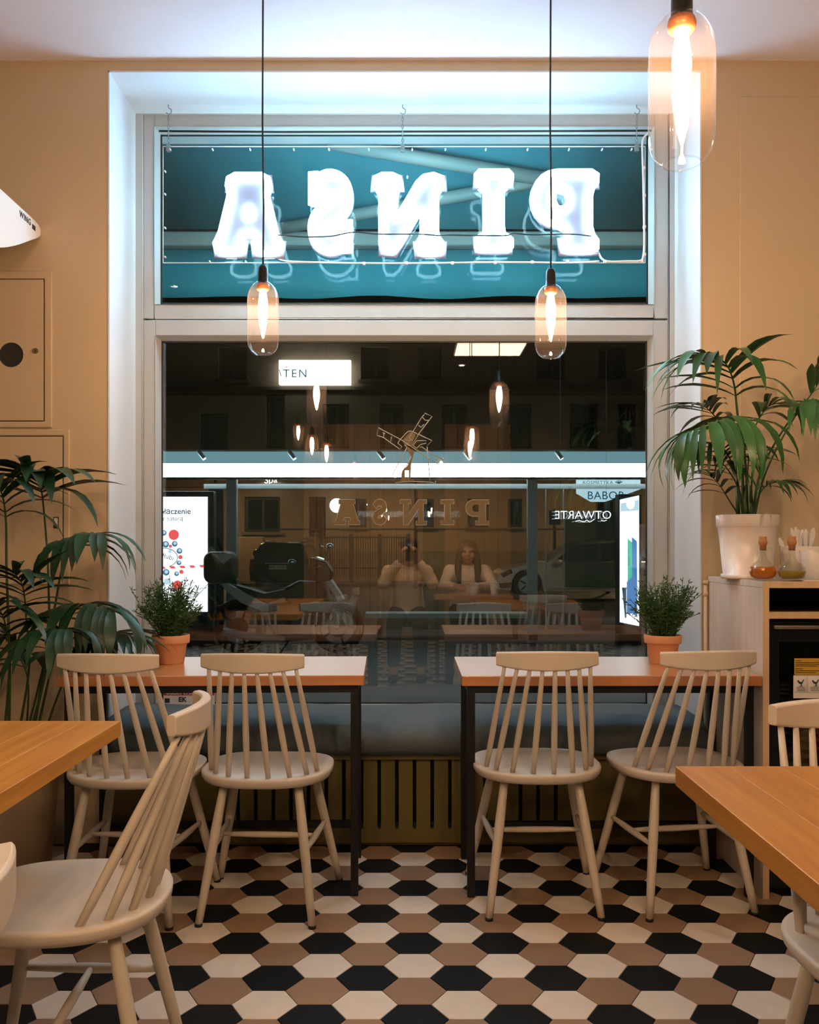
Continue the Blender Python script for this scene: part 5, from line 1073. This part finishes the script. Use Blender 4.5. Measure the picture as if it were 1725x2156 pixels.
def hand(b, wr, palm, fdir, tdir, side):
    """wrist, palm centre, finger direction, thumb direction, curl axis side"""
    wr, palm, fdir, tdir, side = (Vector(q) for q in (wr, palm, fdir, tdir, side)); fdir.normalize(); tdir.normalize(); side.normalize()
    across = fdir.cross(side).normalized()
    cap(b, [wr, palm-fdir*.02], [.023, .024]); b.ell(palm, .001, .001, .001)
    for k in range(4):
        o = across*(-.027+.018*k); base = palm+fdir*.028+o; cap(b, [palm-fdir*.025+o*.85, base], [.013, .0105], 10)
        L = (.058, .072, .068, .052)[k]; d1 = (fdir+side*.35).normalized(); d2 = (fdir*.5+side*.85).normalized(); d3 = (side-fdir*.35).normalized()
        p1 = base+d1*L*.45; p2 = p1+d2*L*.33; p3 = p2+d3*L*.28; cap(b, [base, p1, p2, p3], [.0098, .0090, .0084, .0074], 9)
    tb = palm-fdir*.018+tdir*.022; t1 = tb+(tdir*.8+fdir*.5).normalized()*.032; t2 = t1+(fdir*.9+side*.35).normalized()*.026; cap(b, [palm-fdir*.03, tb, t1, t2], [.014, .0125, .0112, .0088], 9)
def head(b, c, s=1.0):
    c = Vector(c); b.ell(c+Vector((0, -.008, .022)), .074*s, .092*s, .092*s, 20, 14); b.ell(c+Vector((0, .012, -.035)), .060*s, .072*s, .078*s, 18, 12); b.ell(c+Vector((0, .045, -.085)), .030*s, .028*s, .026*s)
    cap(b, [c+Vector((0, .082, .018)), c+Vector((0, .100, -.022))], [.008, .0135], 10); b.ell(c+Vector((0, .092, -.026)), .0175, .012, .009)
    b.ell(c+Vector((0, .078, -.057)), .024, .012, .010)
    for sx in (-1, 1): b.ell(c+Vector((sx*.032, .072, .030)), .022, .012, .007); b.ell(c+Vector((sx*.078, -.004, -.006)), .010, .020, .032); b.ell(c+Vector((sx*.043, .058, -.028)), .022, .018, .020)
def face(par, c):
    c = Vector(c)
    for sx in (-1, 1): MB().ell(c+Vector((sx*.032, .080, .012)), .012, .006, .007).build('eye', 'eye', par)
    MB().ell(c+Vector((0, .088, -.057)), .022, .005, .006).build('lips', 'lip', par)
def sitter(x, y, label, hc, sh, el, wr, palms, hairm, sweat, zc_=1.13):
    t = thing('person', label, 'person', (x, y, 0))
    V = lambda a, b_, c_: Vector((x+a, y+b_, c_)); b = MB(); hcw = V(*hc)
    head(b, hcw); nk = V(hc[0]*.6, -.02, .985)
    cap(b, [hcw+Vector((0, -.02, -.06)), nk], [.052, .056]); cap(b, [nk, V(0, -.02, .88), V(0, -.04, .72), V(0, -.05, .55)], [.075, .125, .115, .13])
    for i, sx in enumerate((-1, 1)):
        S_, E_, R_ = V(*sh[i]), V(*el[i]), V(*wr[i]); cap(b, [V(0, -.02, .94), S_, E_, R_], [.075, .058, .042, .027]); hand(b, R_, *palms[i])
        kn = V(sx*.115, .40, .50); an = V(sx*.12, .36, .10); cap(b, [V(sx*.085, -.03, .545), kn, an, V(sx*.125, .50, .055)], [.085, .060, .042, .038])
    body = fused(b, 'body', 'skin', t, .0055, 3)
    face(t, hcw)
    g = MB(); cap(g, [nk+Vector((0, 0, -.025)), V(0, -.02, .88), V(0, -.04, .72), V(0, -.05, .58)], [.085, .143, .135, .148])
    for i in range(2): S_, E_, R_ = V(*sh[i]), V(*el[i]), V(*wr[i]); cap(g, [V(0, -.02, .935), S_, E_, E_.lerp(R_, .85)], [.088, .075, .060, .042])
    fused(g, 'sweater', sweat, t, .008, 5)
    g = MB()
    for sx in (-1, 1): cap(g, [V(0, -.05, .56), V(sx*.085, -.03, .55), V(sx*.115, .40, .50), V(sx*.12, .36, .16)], [.135, .100, .074, .056])
    fused(g, 'trousers', 'trousers', t, .009, 4)
    for sx in (-1, 1): MB().rbox(x+sx*.125-.045, x+sx*.125+.045, y+.32, y+.58, .0, .075, .03, 3).build('shoe', 'trousers', t)
    return t, hcw
ph, hc_ = sitter(-.02, -.34, 'person in a cream sweater taking the photo with a phone, mirrored in the window', (.02, .05, 1.128), [(-.17, 0, .945), (.17, 0, .945)], [(-.215, .20, .86), (.225, .20, .86)], [(-.062, .270, 1.055), (.100, .270, 1.055)],
    [(Vector((-.072, -.040, 1.115)), (.1, .35, 1), (1, -.4, .2), (1, .25, 0)), (Vector((.072, -.040, 1.115)), (-.1, .35, 1), (-1, -.4, .2), (-1, .25, 0))], 'hair_black', 'sweater')
g = MB(); g.ell(hc_+Vector((0, -.020, .040)), .090, .104, .092, 20, 14); g.ell(hc_+Vector((0, -.055, -.02)), .086, .07, .085); cap(g, [hc_+Vector((-.07, .045, .085)), hc_+Vector((.07, .045, .085))], [.030, .030])
fused(g, 'hair', 'hair_black', ph, .007, 3)
pn = thing('phone', 'dark phone held up in front of the face, mirrored in the window', 'phone', (0, -.03, 1.10))
MB().rbox(-.037, .037, -.032, -.024, 1.055, 1.212, .0035, 2).build('phone_body', 'car_black', pn); MB().box(-.012, .012, -.0238, -.0225, 1.165, 1.200).build('camera_bump', 'print', pn)
wo, hw_ = sitter(.56, -.72, 'woman with long brown hair in a pale sweater, mirrored in the window', (0, .03, 1.128), [(-.165, 0, .94), (.165, 0, .94)], [(-.235, .17, .80), (.235, .17, .80)], [(-.13, .37, .815), (.10, .37, .815)],
    [(Vector((.450, -.295, .812)), (.5, 1, 0), (1, 0, .4), (.6, 0, -1)), (Vector((.640, -.295, .812)), (-.5, 1, 0), (-1, 0, .4), (-.6, 0, -1))], 'hair_brown', 'sweater2')
g = MB(); g.ell(hw_+Vector((0, -.022, .035)), .092, .102, .094, 20, 14)
for sx in (-1, 1): cap(g, [hw_+Vector((sx*.055, .02, .07)), hw_+Vector((sx*.085, .025, -.03)), hw_+Vector((sx*.095, .045, -.16)), hw_+Vector((sx*.085, .075, -.28))], [.035, .034, .036, .022])
cap(g, [hw_+Vector((0, -.07, 0)), hw_+Vector((0, -.075, -.15))], [.075, .085]); fused(g, 'hair', 'hair_brown', wo, .007, 3)
mt = thing('cafe_table', 'small wooden table in front of the woman, mirrored in the window', 'table', (.57, -.17, 0))
top = MB().box(.22, .92, -.36, .02, .715, .75).build('tabletop', 'bar_top', mt, bevel=.003)
for X in (.25, .89):
    for Y in (-.33, -.01): MB().box(X-.013, X+.013, Y-.013, Y+.013, 0, .715).build('leg', 'black_metal', mt)
for i, (x, y) in enumerate(((.585, -.10), (.765, -.12))):
    cpp = thing('takeaway_cup', ('left' if i == 0 else 'right')+' white takeaway cup on the small table, mirrored in the window', 'cup', (x, y, .75), 'takeaway cups')
    MB().lathe([(0, 0), (.029, 0), (.030, .004), (.041, .108), (.040, .108), (.029, .006), (0, .006)], (x, y, .7502), 24).build('cup_wall', 'paper', cpp); MB().lathe([(0, .112), (.036, .112), (.043, .109), (.0425, .104), (.0, .104)], (x, y, .7502), 24).build('cup_lid', 'white_plastic', cpp)
# menu blackboard and a plank screen on the back wall, both mirrored
M['board'] = mat('blackboard', (0.012, 0.013, 0.012), 0.7, var=0.2, scale=4); M['chalk'] = mat('chalk', (0.20, 0.20, 0.19), 0.9)
bb = thing('menu_board', 'black chalk menu board on the back wall, mirrored at the right of the window', 'board', (2.66, RY0, 2.1))
MB().box(2.30, 3.05, RY0+.001, RY0+.03, 2.10, 3.05).build('slate', 'board', bb); text('PINSA', .19, 'chalk_text', 'chalk', bb, (2.68, RY0+.033, 2.86), right=(-1, 0, 0)); text('ROMANA', .17, 'chalk_text', 'chalk', bb, (2.68, RY0+.033, 2.60), right=(-1, 0, 0))
M['screen_wood'] = wood('screen_wood', (0.36, 0.24, 0.13), (0.46, 0.31, 0.17), 0.6, axis=2)
ps = thing('plank_screen', 'tall wooden plank screen on the back wall, mirrored in the middle of the window', 'screen', (0, RY0, 0))
for i in range(9): x = -1.35+i*.17; MB().box(x, x+.162, RY0+.001, RY0+.03, .02, 2.75).build('plank', 'screen_wood', ps)
for i in range(5): x = .45+i*.17; MB().box(x, x+.162, RY0+.001, RY0+.03, .02, 2.75).build('plank', 'screen_wood', ps)
